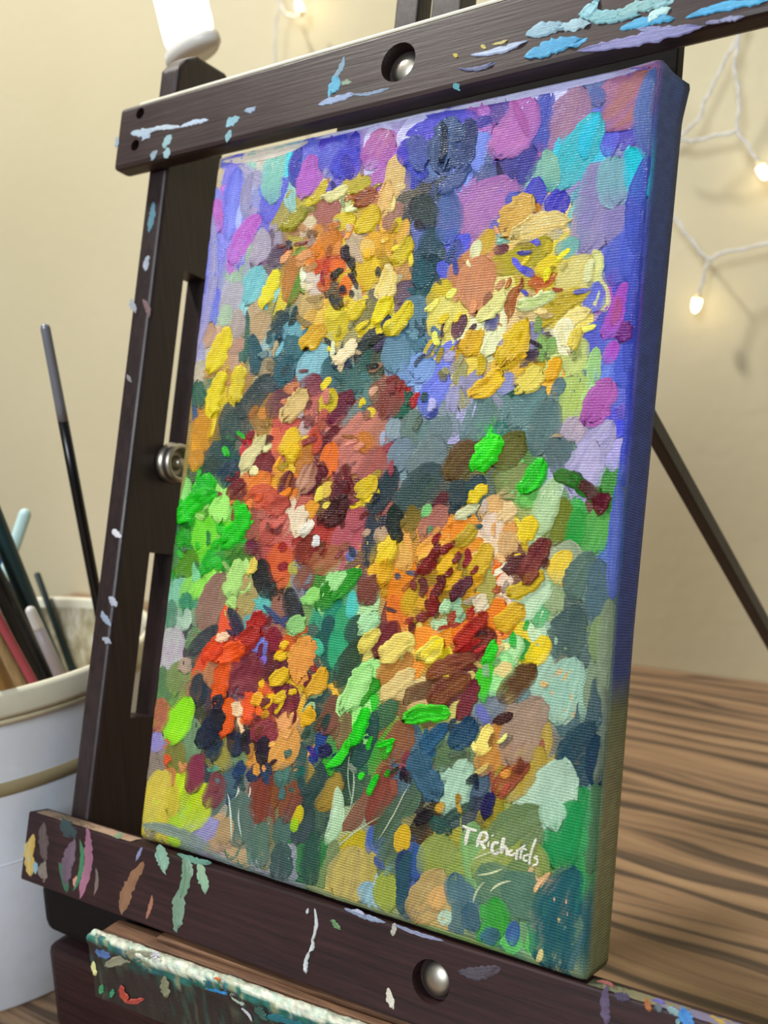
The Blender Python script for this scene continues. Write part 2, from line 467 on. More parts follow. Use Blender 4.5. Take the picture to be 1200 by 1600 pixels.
# ================================================================ bucket of brushes
def bucket_material():
    m, nt, bs = new_mat('stained_white_plastic')
    nz = nd(nt, 'ShaderNodeTexNoise', Scale=22.0, Detail=5.0, Roughness=0.7); nt.links.new(coords(nt), nz.inputs['Vector'])
    nt.links.new(ramp(nt, nz.outputs[0], [(0.25, '#b0a48a'), (0.34, '#e0e6ee'), (0.6, '#eaf2ff'), (0.8, '#e4eefe')]), bs.inputs['Base Color'])
    bs.inputs['Roughness'].default_value = 0.42
    return m
def grime_material():
    m, nt, bs = new_mat('grimy_bucket_inside')
    nz = nd(nt, 'ShaderNodeTexNoise', Scale=35.0, Detail=5.0, Roughness=0.7); nt.links.new(coords(nt, (1, 1, 0.35)), nz.inputs['Vector'])
    nt.links.new(ramp(nt, nz.outputs[0], [(0.38, '#5d4d33'), (0.5, '#a39878'), (0.62, '#d8d3c4')]), bs.inputs['Base Color'])
    bs.inputs['Roughness'].default_value = 0.6
    return m
BUCK = bucket_material()
BX, BY, RB, RR, BH = -264.0, 29.0, 87.5, 101.0, 162.0
bucket = tag(empty('bucket', mm(BX, BY, -DESK)), 'stained white plastic bucket with a tan band, holding paint brushes', 'bucket')
bf = Matrix.Translation(mm(BX, BY, -DESK))
def brad(h): return RB + (RR - RB) * h / BH
def lb_(prof): return [(r * .001, h * .001) for r, h in prof]
lathe('bucket_wall', lb_([(0.01, 0), (RB - 3, 0), (RB, 3), (brad(80), 80), (brad(150), 150), (RR, 157)]), BUCK, bucket, bf, 80)
lathe('bucket_rim', lb_([(RR - 0.5, 150), (RR + 2.2, 150), (RR + 2.6, 152), (RR + 2.6, 160), (RR + 1.6, BH), (RR - 1.2, BH), (RR - 2, 160.5), (RR - 2, 150)]), plain('worn_cream_rim', '#ddd8c2', 0.5, var=0.2, scale=40), bucket, bf, 80)
lathe('bucket_inside', lb_([(RR - 2.0, 156), (brad(140) - 2.4, 140), (brad(139) - 3.4, 138), (RB - 2.5, 4), (0.01, 4)]), grime_material(), bucket, bf, 80)
lathe('rib', lb_([(brad(147), 146), (RR + 1.2, 147), (RR + 1.2, 149), (brad(149), 150)]), plain('grimy_cream_rib', '#cfc6a6', 0.55, var=0.3, scale=60), bucket, bf, 80)
lathe('tan_band', lb_([(brad(111.5), 111.5), (brad(111.5) + 0.6, 111.8), (brad(118) + 0.6, 118), (brad(118), 118.4)]), plain('tan_tape', '#a39571', 0.6, var=0.12), bucket, bf, 80)
lathe('seam', lb_([(brad(77), 77), (brad(77) + 0.3, 77.2), (brad(77.6) + 0.3, 77.6), (brad(78), 78)]), BUCK, bucket, bf, 80)

BLACK = plain('black_lacquer', '#0c0d10', 0.3, var=0.2); GREENB = plain('dark_green_lacquer', '#122a28', 0.32, var=0.25)
TEAL = plain('dark_teal_lacquer', '#1b3c41', 0.35, var=0.2); MINT = plain('mint_plastic', '#c6e6e4', 0.4)
GREY = plain('greyish_lacquer', '#b8aeb0', 0.4); WHITE = plain('white_lacquer', '#e8e4e0', 0.35)
SILV = plain('silver_grey_lacquer', '#8d8f98', 0.35, 0.4); BLUE = plain('blue_lacquer', '#1a4f9a', 0.3)
RED = plain('red_lacquer', '#b04a55', 0.4); TANW = wood('raw_brush_wood', '#8f7450', '#b89a6c', 0.55, (120, 120, 10))
OCH = plain('ochre_lacquer', '#a0773f', 0.45); FERR = plain('ferrule_metal', '#a8a8a8', 0.3, 1.0); BRIS = plain('dark_bristle', '#2a2420', 0.8)

bfloor = -DESK + 6.0
PLACED = []
def brush(label, top_px, low_px, dz, r0, r1, mats, split=None, yq=None, lean=0):
    """handle end seen at top_px, dropping out of sight at low_px (behind the rim, or at depth yq mm); its tip
    stands on the bucket floor or leans on the wall"""
    zf = mm(0, 0, bfloor).z; best = None
    # candidate lines through both sight rays: dz mm under the rim just inside it (or at depth yq further back);
    # the tip stops at the floor or props against the wall, and the handle keeps clear of those already placed
    d0 = ray_c([low_px])[0] @ BM.T; d1 = ray_c([top_px])[0] @ BM.T
    C0 = np.array([BX, BY]) * .001; z0 = mm(0, 0, -DESK).z
    for sh in range(-12, 31, 3):
        if yq is not None: b = CAM_W + d0 * (((yq + sh) * .001 - CAM_W[1]) / d0[1])
        else: b = CAM_W + d0 * ((mm(0, 0, BH - DESK - max(2, dz + sh)).z - CAM_W[2]) / d0[2])
        for Yt in range(-60, 121, 4):
            a = CAM_W + d1 * ((Yt * .001 - CAM_W[1]) / d1[1]); d = b - a
            if d[2] > -0.01: continue
            e = a + d * ((zf - a[2]) / d[2]); P = e + (a - e) * np.linspace(0, .9, 90)[:, None]
            rr = np.hypot(*(P[:, :2] - C0).T); h_ = np.clip((P[:, 2] - z0) * 1000, 0, BH)
            ok = rr < (RB + (RR - RB) * h_ / BH - 4.5) * .001 - r1
            top_ = P[:, 2] > z0 + BH * .001
            k = int(np.argmax(ok | top_))
            if top_[k]: continue
            e = P[k]; G = e + (a - e) * np.linspace(0, 1, 28)[:, None]
            hit = sum(max(0, r1 + q[1] + .0004 - np.sqrt(((G[:, None] - q[0][None]) ** 2).sum(2)).min()) for q in PLACED) * 1000
            sc = hit * 25 + .4 * abs(Yt - b[1] * 1000 - lean) + .5 * abs(sh) + 60 * (e[2] - zf) / .16
            if best is None or sc < best[0]: best = (sc, e, a, G, hit)
    e, a = Vector(best[1]), Vector(best[2]); PLACED.append((best[3], r1))
    L = (a - e).length; u = (a - e).normalized()
    t = empty('paint_brush', e); tag(t, label, 'paint brush', 'brushes in the bucket')
    def seg(name, s0, s1, ra, rb, mat, cap=False, par=t):
        P = [e + u * s for s in np.linspace(s0, s1, 7)]; Rr = list(np.linspace(ra, rb, 7))
        if cap:
            for j in range(1, 6):
                an = j / 5 * math.pi / 2; P.append(e + u * (s1 + rb * math.sin(an))); Rr.append(max(rb * math.cos(an), 1e-5))
        return tube(name, P, Rr, mat, par, 14)
    fl = min(0.022, L * .15)
    seg('bristles', 0.0005, fl * .5, r1 * .6, r1 * 1.0, BRIS)
    seg('ferrule', fl * .5, fl, r1 * 1.05, r1 * 1.05, FERR)
    if split:
        seg('handle', fl, L * (1 - split), r1, r0, mats[0]); seg('handle_tip', L * (1 - split), L - r0 * .6, r0, r0 * .9, mats[1], True)
    else:
        seg('handle', fl, L - r0, r1, r0, mats[0], True)
    return t
brush('tall slim black brush with a silver-grey handle end', (70, 508), (143, 890), 0, .0026, .0030, (BLACK, SILV), .17, yq=62, lean=20)
brush('mint plastic brush handle leaning against the others', (42, 795), (20, 860), 0, .0034, .0034, (MINT,), yq=70)
brush('thick plain black brush handle beside the red one', (-40, 835), (66, 1052), 14, .0046, .0058, (BLACK,), lean=-6)
brush('pale grey brush with a white rounded handle end', (46, 950), (90, 1047), 11, .0030, .0038, (GREY, WHITE), .08, lean=-6)
brush('red brush handle next to the raw wooden one', (-25, 925), (50, 1062), 8, .0022, .0024, (RED,), lean=-10)
brush('raw wooden brush handle', (-45, 930), (34, 1068), 6, .0038, .0038, (TANW,), lean=-16)
brush('ochre brush handle at the rim of the bucket', (-50, 955), (12, 1076), 4, .0034, .0034, (OCH,), lean=-30)
brush('short slim dark green brush handle', (57, 894), (111, 1043), 22, .0020, .0022, (GREENB,))
brush('thick dark teal brush handle', (-40, 730), (62, 985), 0, .0046, .0052, (TEAL,), yq=42)
brush('blue brush handle beside the dark teal one', (-40, 760), (10, 925), 0, .0046, .0046, (BLUE,), yq=75, lean=0)

# ================================================================ lamp
LAMPY = 170.0
lp = px_y([(288, 30), (298, 66), (272, -40), (246, 20), (330, 12)], LAMPY)
up_l = (lp[2] - lp[1]).normalized(); rt = Vector((1, 0, 0)); rt = (rt - up_l * rt.dot(up_l)).normalized(); fw = rt.cross(up_l)
hw = 0.0172
lamp = tag(empty('wall_lamp', lp[1] + Vector((0, 0.03, 0.35))), 'glowing white lamp tube with a clear end cap above the easel post', 'lamp')
def rlath(name, prof, mat, sc=(1, .55)):
    n = 40; V, F = [], []
    for r, h in prof:
        for k in range(n):
            a = 2 * math.pi * k / n; V.append(lp[1] + rt * (r * math.cos(a) * sc[0]) + fw * (r * math.sin(a) * sc[1]) + up_l * h)
    for i in range(len(prof) - 1):
        for k in range(n): F.append((i * n + k, i * n + (k + 1) % n, (i + 1) * n + (k + 1) % n, (i + 1) * n + k))
    return mesh(name, V, F, mat, lamp, True)
rlath('glowing_tube', [(0.0001, 0), (hw * .8, 0.0005), (hw * .96, 0.003), (hw, 0.006), (hw, 0.16), (0.0001, 0.162)], emit('lamp_glow', (1.0, 0.98, 0.93), 4.0))
rlath('clear_cap', [(hw * .9, -0.0005), (hw * 1.12, -0.002), (hw * 1.14, -0.006), (hw * 1.0, -0.0085), (0.0001, -0.0085)], plain('frosted_lamp_end', '#e6e2da', 0.35))
rlath('lamp_collar', [(hw * 1.06, 0.162), (hw * 1.06, 0.20), (0.004, 0.205)], plain('white_lamp_plastic', '#e8e6e0', 0.4))
top = lp[1] + up_l * 0.2
tube('lamp_arm', smooth_path([top, top + up_l * .06, top + up_l * .1 + Vector((0, .1, .02)), Vector((top.x, WALL_Y * .001 - 0.004, top.z + .11))]), 0.005, plain('white_lamp_arm', '#dddad2', 0.4), lamp)
fr = Matrix.Translation(Vector((top.x, WALL_Y * .001, top.z + .11))) @ Vector((0, -1, 0)).to_track_quat('Z', 'Y').to_matrix().to_4x4()
lathe('wall_plate', [(0.03, 0), (0.03, 0.006), (0.027, 0.008), (0.0001, 0.008)], plain('white_lamp_plate', '#dddad2', 0.4), lamp, fr)

# ================================================================ string lights
WIRE, wnt, wb = new_mat('clear_wire_sleeve')
wb.inputs['Base Color'].default_value = (0.92, 0.91, 0.88, 1); wb.inputs['Roughness'].default_value = 0.2
wb.inputs['Transmission Weight'].default_value = 0.35; wb.inputs['IOR'].default_value = 1.35
BULB = emit('warm_led', (1.0, 0.80, 0.42), 14.0)
BCAP = plain('frosted_led_cap', '#e9d9ae', 0.3)
SY = WALL_Y - 26
strings = tag(empty('string_lights', mm(0, WALL_Y, 330)), 'clear wire string lights with small warm bulbs hanging on the wall', 'string lights')
def wire(pts, r=0.0012, Y=SY):
    path = smooth_path(px_y(pts, Y), 8)
    tube('wire', path, r, WIRE, strings, 8)
    off = Vector((0.0016, 0.0, 0.0016))
    P = [p + Vector((math.sin(i * .8), math.cos(i * .8) * .6, math.cos(i * .8))) * 0.0013 for i, p in enumerate(path)]
    tube('wire', P, r * .7, WIRE, strings, 6)
wire([(1167, 20), (1152, 59), (1131, 97), (1111, 140), (1099, 161), (1096, 178), (1075, 202), (1040, 225)])
wire([(1160, 20), (1153, 69), (1147, 104), (1152, 131), (1155, 162), (1152, 204), (1166, 224), (1184, 252)])
wire([(1152, 205), (1114, 213), (1086, 219), (1070, 219), (1020, 214)], 0.0013)
wire([(1015, 290), (1057, 345), (1080, 375), (1107, 405), (1122, 398), (1140, 393), (1200, 381), (1250, 373)])
wire([(1107, 405), (1099, 432), (1092, 458)], 0.0011)
wire([(425, -25), (438, 8), (450, 24), (470, 24)], 0.0013)
wire([(438, 10), (431, 40), (430, 95), (434, 150)], 0.0012)
def bulb(a, b, power):
    A, Bp = px_y([a], SY)[0], px_y([b], SY)[0]; d = (Bp - A).normalized()
    tube('bulb_cap', [A, A + d * .006], [.0022, .0030], BCAP, strings, 14)
    P, Rr = [], []
    for i in range(9):
        t = i / 8; P.append(A + d * (.005 + t * .011)); Rr.append(.0036 * math.sqrt(max(0.0005, 1 - (max(0, t - .35) / .66) ** 2)))
    tube('bulb', P, Rr, BULB, strings, 14)
    l = bpy.data.lights.new('bulb_light', 'POINT'); l.energy = power; l.color = (1, .72, .35); l.shadow_soft_size = .005
    lo = bpy.data.objects.new('bulb_light', l); COL.objects.link(lo); lo.location = Bp + Vector((0, -.012, -.004))
bulb((1092, 458), (1087, 480), 0.004)
bulb((1184, 252), (1196, 278), 0.012)
bulb((472, 24), (467, 8), 0.012)

# ================================================================ the painting
# Brush strokes read off the photograph tile by tile: (x0, y0, x1, y1, width, colour[, second colour[, relief]])
# Each tile gives the photo pixel of its corner and its zoom; strokes are laid on the canvas plane.
TILES = []
def tile(ox, oy, s, *rows):
    for r in rows:
        x0, y0, x1, y1, w, c1 = r[:6]
        c2 = r[6] if len(r) > 6 and r[6] else None
        rel = r[7] if len(r) > 7 else 1.0
        TILES.append((ox + x0 / s, oy + y0 / s, ox + x1 / s, oy + y1 / s, w / s, c1, c2, rel))
tile(320, 200, 3.3333,
    (90, 215, 60, 330, 50, '#b7a98c'), (60, 330, 20, 640, 95, '#7d86d8', '#9a9fdc'), (175, 230, 130, 560, 105, '#6f74dd', '#8a93ea', .8), (215, 370, 190, 560, 30, '#aab6f0'),
    (250, 240, 225, 480, 50, '#9a94b8'), (420, 280, 330, 470, 100, '#6a6bd0'), (400, 120, 350, 370, 105, '#86bcb0', '#8fc9bb', .8), (445, 120, 440, 210, 40, '#5fc3cf'),
    (500, 110, 480, 300, 60, '#4f51b8'), (700, 100, 640, 220, 130, '#6a6fcf', '#5f63c6'), (780, 120, 700, 240, 110, '#4d48c0'), (740, 150, 760, 250, 60, '#4b49b5'),
    (560, 160, 510, 350, 90, '#b06cc2', '#a95fae'), (60, 390, 55, 530, 90, '#bd74c8'), (275, 470, 150, 700, 85, '#b766c4', '#c27bd0', 1.3), (950, 40, 860, 180, 140, '#a863b4', '#b77a9e'),
    (1100, 50, 1150, 150, 70, '#4a5c8a'), (1150, 180, 1050, 200, 60, '#3a3fa0'), (60, 600, 30, 760, 100, '#8087d6'), (300, 540, 260, 700, 90, '#a49aae'), (150, 780, 90, 930, 70, '#a49fb5'), (70, 850, 40, 930, 50, '#7b80dd'),
    (160, 760, 150, 830, 60, '#9bb59a'), (290, 740, 220, 900, 100, '#79b8bf', '#86c6c8'), (400, 620, 350, 710, 70, '#5d4a5e'), (480, 680, 440, 900, 90, '#a97344'), (520, 710, 440, 920, 40, '#5c8a45'),
    (375, 750, 310, 920, 60, '#d8c72e', '#e6d94e', 1.5), (450, 620, 420, 650, 35, '#8a3a1d'), (440, 530, 560, 500, 70, '#a07a58'), (680, 400, 600, 480, 110, '#a3685e'), (1010, 400, 960, 520, 90, '#9a7468'),
    (625, 285, 560, 390, 45, '#b7a51f', None, 1.5), (520, 420, 430, 520, 60, '#a89c20', '#8d8a12', 1.6), (740, 310, 620, 370, 50, '#cfc98f', None, 1.4), (850, 270, 770, 340, 60, '#b7a621', None, 1.5), (745, 350, 720, 450, 40, '#c4cb97'),
    (880, 330, 790, 400, 70, '#a0603a', '#8d4f35', 1.4), (960, 290, 930, 430, 70, '#d8b57c', '#c79d66', 1.6), (1000, 310, 1040, 300, 30, '#dcc489'), (560, 470, 520, 560, 70, '#d8b9a8', '#cfc59d'),
    (770, 470, 690, 510, 80, '#cbb653'), (890, 420, 810, 530, 80, '#cdb53b', '#c7a83a', 1.4), (600, 520, 580, 560, 60, '#c98a52'), (680, 560, 620, 640, 120, '#c47a3d'), (600, 640, 560, 730, 110, '#e08a3a'),
    (900, 560, 860, 650, 110, '#d8a64e'), (950, 560, 900, 660, 90, '#d3a23f'), (860, 600, 830, 660, 80, '#d4a557', '#e0bf7a'), (760, 570, 770, 660, 70, '#b9a58a'), (690, 690, 600, 730, 70, '#c06040'), (720, 720, 670, 740, 70, '#d8702a'),
    (640, 800, 600, 830, 60, '#c9683c'), (760, 770, 720, 870, 50, '#d97a35'), (1060, 580, 1000, 690, 70, '#c9b51f', None, 1.5), (900, 690, 830, 830, 90, '#c7a63a', '#d3b64c'), (1080, 670, 1020, 790, 90, '#b58a58'),
    (960, 740, 920, 880, 90, '#e9d6a6', '#e0c66a', 1.5), (790, 820, 800, 900, 50, '#c9bf9c'), (540, 790, 530, 840, 60, '#e3d6b0'), (570, 900, 600, 930, 60, '#b59a66'), (680, 900, 650, 930, 60, '#cfa95a'), (870, 860, 900, 900, 70, '#7a7460'),
    (640, 690, 620, 760, 40, '#b84a30'), (560, 760, 540, 800, 40, '#d9c9b8'), (700, 600, 690, 660, 40, '#cf8a55'), (530, 640, 500, 720, 50, '#c58f62'),
    (740, 620, 735, 680, 40, '#1f2334', None, 1.5), (780, 690, 760, 700, 35, '#1f2334'), (720, 740, 665, 785, 35, '#1f2334', None, 1.5), (775, 750, 780, 770, 35, '#23283a'), (720, 830, 725, 860, 40, '#1f2334'), (765, 850, 770, 880, 30, '#1f2334'),
    (1110, 370, 1120, 460, 80, '#3b4048'), (1140, 420, 1130, 520, 60, '#20262c'), (1150, 560, 1100, 680, 60, '#5a6fb0'), (1140, 640, 1110, 760, 80, '#3f5d6a'), (1150, 760, 1090, 900, 100, '#2f5560'), (1060, 810, 1010, 900, 80, '#6b5a68'),
    (830, 920, 800, 950, 50, '#d7c43a'), (940, 900, 920, 935, 55, '#dcca48'))
tile(620, 100, 2.727,
    (50, 300, 330, 215, 60, '#5d5cc8'), (60, 330, 30, 420, 70, '#4e4ac0'), (380, 300, 340, 450, 60, '#7f8fdc'), (400, 240, 330, 250, 50, '#4f4a9c'), (650, 140, 610, 360, 90, '#5157b5', '#5a66b8'), (850, 120, 860, 160, 70, '#6272a8'),
    (1000, 180, 960, 330, 120, '#5a55b8'), (880, 240, 900, 380, 80, '#6668cf'), (450, 400, 430, 500, 90, '#4f5190'), (570, 370, 520, 480, 110, '#4a4a9a'), (400, 450, 380, 510, 90, '#59658f'),
    (80, 330, 110, 420, 90, '#5566a5', None, 1.5), (60, 440, 120, 480, 60, '#4a50b8'), (150, 400, 160, 480, 50, '#6c83b8'), (240, 260, 200, 420, 110, '#4a5a80', '#5a6f96', 1.7), (310, 250, 270, 440, 60, '#41527a', None, 1.7), (300, 440, 190, 540, 60, '#4f6290', None, 1.6), (200, 250, 190, 420, 30, '#2f3a58', None, 1.6),
    (560, 165, 440, 370, 150, '#ae6db2', '#b779b5'), (500, 165, 560, 300, 40, '#a765a5'), (770, 120, 710, 300, 130, '#9f7a9e', '#a9869b'), (1050, 60, 900, 250, 165, '#a5708f', '#a8766f'),
    (850, 240, 660, 520, 130, '#5aa6ae', '#4cb0bf', 1.2), (860, 230, 800, 400, 60, '#3cb6cf'), (640, 380, 660, 520, 70, '#7fae9f'), (430, 420, 450, 500, 25, '#3a2a55'), (480, 520, 310, 700, 150, '#a873b2', '#b07fb0'),
    (600, 500, 570, 600, 80, '#5755cf'), (710, 560, 670, 640, 90, '#4d4ac4'), (520, 560, 480, 600, 60, '#5a5fb0'), (860, 470, 800, 760, 190, '#8f87b8', '#9a8fb5'), (990, 580, 930, 740, 140, '#8f85bd'), (930, 420, 930, 580, 120, '#7aa3ae'), (1000, 380, 1030, 560, 110, '#35b9cf', '#4ac4cf', 1.3),
    (1010, 720, 930, 820, 80, '#6a72c8'), (970, 750, 920, 920, 110, '#5f69c0'), (1040, 620, 990, 900, 90, '#5660c4'), (300, 740, 260, 800, 70, '#5a5fcf'), (330, 820, 260, 930, 120, '#c28a63'), (430, 850, 330, 920, 130, '#c78f6a'),
    (480, 740, 430, 760, 50, '#7aa898'), (760, 760, 700, 800, 80, '#7ab5ab'), (640, 760, 420, 860, 100, '#b0a129', '#a39a1f', 1.2), (870, 850, 850, 880, 50, '#5f9aa8'), (780, 850, 720, 930, 100, '#c9b765'), (850, 800, 820, 930, 60, '#d3d389', '#dfdf9f'),
    (560, 580, 470, 700, 110, '#d2ae6c', '#c79e5a', 1.6), (720, 670, 520, 740, 85, '#d8bd78', '#d9c992', 1.7), (600, 600, 600, 630, 30, '#c58a4a'), (400, 720, 350, 790, 70, '#c9a94f'), (350, 760, 330, 830, 45, '#c9cba0'), (470, 780, 420, 800, 40, '#6b3a45'), (660, 840, 610, 880, 60, '#d6bd45'), (640, 890, 590, 920, 50, '#b5602a'),
    (110, 580, 130, 680, 100, '#46504f'), (90, 680, 110, 700, 40, '#1f2226'), (150, 720, 130, 800, 90, '#355a68'), (220, 560, 210, 740, 100, '#54689f', '#5e74a8', 1.3), (260, 760, 230, 830, 60, '#4d62a0'), (150, 830, 160, 900, 80, '#2d4a55'))
tile(280, 420, 3,
    (110, 130, 80, 240, 100, '#8d8fcf'), (60, 60, 40, 240, 60, '#7b7fd6'), (180, 100, 160, 260, 40, '#7377d8'), (280, 80, 230, 220, 90, '#a8a3ae'), (230, 180, 210, 260, 60, '#9fb59a'), (150, 270, 110, 350, 90, '#b5917a'), (280, 200, 250, 320, 60, '#b3a59c'), (400, 220, 360, 340, 90, '#b39a78'), (300, 340, 240, 380, 60, '#b08b78'),
    (90, 340, 70, 460, 70, '#a5a3c4'), (110, 440, 80, 520, 60, '#b0a890'), (320, 200, 305, 440, 25, '#3d6a60'), (430, 330, 410, 420, 50, '#8fb0b0'), (430, 430, 390, 500, 60, '#a89878'), (230, 480, 220, 540, 50, '#b58a5a'),
    (230, 290, 150, 470, 75, '#d9c21e', '#e6d430', 1.8), (210, 490, 155, 680, 60, '#d6c020', '#e3d238', 1.8), (290, 470, 265, 620, 60, '#d9c433', None, 1.6), (345, 320, 350, 490, 60, '#2d5560', '#3a6670'),
    (480, 210, 460, 310, 80, '#244a50'), (540, 260, 520, 330, 90, '#6fa3ad'), (520, 330, 560, 410, 90, '#3d7078'), (520, 420, 460, 550, 70, '#39606a'), (640, 390, 590, 530, 80, '#7fb0bd', '#8fc0c8', 1.2), (900, 160, 850, 270, 80, '#8f8860'), (670, 280, 600, 360, 80, '#c99e1c', '#d3ac25', 1.5),
    (790, 230, 700, 320, 110, '#c6b23a', '#b9a94a'), (760, 160, 700, 230, 60, '#cdbb58'), (870, 160, 810, 230, 50, '#d9c04a', None, 1.4), (990, 140, 920, 250, 60, '#d6c350', None, 1.5), (960, 270, 950, 350, 60, '#4d5068'), (920, 350, 840, 390, 60, '#20302e'),
    (700, 430, 690, 580, 80, '#446a6e'), (770, 440, 760, 510, 100, '#2d5a58'), (830, 480, 820, 570, 80, '#4a736f'), (900, 400, 860, 470, 80, '#33605a'), (940, 390, 950, 480, 80, '#4d5a48'), (890, 520, 880, 640, 60, '#5a7a78'), (720, 400, 740, 470, 40, '#2c3a58'),
    (1050, 300, 1010, 480, 130, '#6d8fa8'), (1130, 320, 1140, 400, 60, '#4f7088'), (1100, 430, 1070, 520, 110, '#7a96c0'), (1140, 120, 1080, 260, 100, '#3d5d66'), (1080, 170, 990, 300, 70, '#cbb81f', '#d8c838', 1.7), (820, 340, 730, 430, 55, '#e6cfa3', '#f0dcb8', 1.5),
    (90, 540, 100, 640, 80, '#336655'), (70, 650, 60, 720, 40, '#3f5a7a'), (130, 700, 90, 850, 90, '#bf8838', '#c9954a'), (60, 780, 70, 940, 60, '#c58f42'), (360, 640, 400, 720, 120, '#a07848'), (400, 660, 390, 700, 40, '#c98a52'),
    (260, 680, 230, 800, 90, '#40524f'), (420, 510, 290, 680, 90, '#3d4a4c', '#4a5858', 1.2), (440, 560, 400, 540, 60, '#46545a'), (240, 820, 120, 920, 90, '#3d524c'), (280, 860, 220, 950, 70, '#3a4a52'), (215, 840, 225, 870, 30, '#3fb53a', None, 1.4),
    (550, 700, 470, 760, 100, '#b25a50'), (640, 590, 620, 700, 110, '#b87068'), (680, 650, 640, 760, 90, '#a85a52'), (600, 710, 590, 780, 50, '#b3a0a0'), (510, 580, 440, 680, 90, '#7a4452'), (640, 520, 600, 560, 90, '#7e3f48'), (560, 540, 500, 570, 50, '#b87858'), (800, 600, 720, 710, 100, '#6b3040'), (740, 760, 680, 850, 90, '#642c3c'), (590, 580, 510, 690, 80, '#cdb27c', '#d9bf86', 1.4), (720, 580, 680, 660, 80, '#c2b04a'),
    (330, 790, 300, 880, 40, '#b53f45'), (420, 860, 370, 950, 80, '#7a3038'), (460, 760, 430, 860, 80, '#d07058'), (640, 760, 620, 860, 80, '#c0584a'), (400, 790, 310, 930, 55, '#d3cf9a', '#c4ba84', 1.4),
    (540, 760, 490, 850, 70, '#d6b22a', None, 1.5), (600, 790, 520, 890, 50, '#e0c060', None, 1.3), (610, 810, 560, 930, 60, '#b87f45'), (900, 680, 760, 830, 130, '#c08070', '#b57268', 1.2), (860, 820, 790, 930, 140, '#b5706e', '#c58070', 1.3), (960, 720, 900, 820, 90, '#b07868'), (910, 660, 890, 690, 40, '#cdb930'), (720, 830, 700, 950, 80, '#e07a45'), (870, 780, 880, 850, 80, '#c07a40'), (1000, 830, 930, 910, 80, '#9a4a52'),
    (920, 540, 910, 620, 50, '#8f6a50'), (1080, 590, 1030, 690, 70, '#2f5a4a'), (1020, 530, 960, 680, 100, '#7d453f', '#8a5248'), (1080, 560, 1040, 600, 30, '#a01f2a'), (930, 560, 900, 590, 30, '#c99a80'), (1000, 720, 1020, 800, 80, '#8f96a8'))
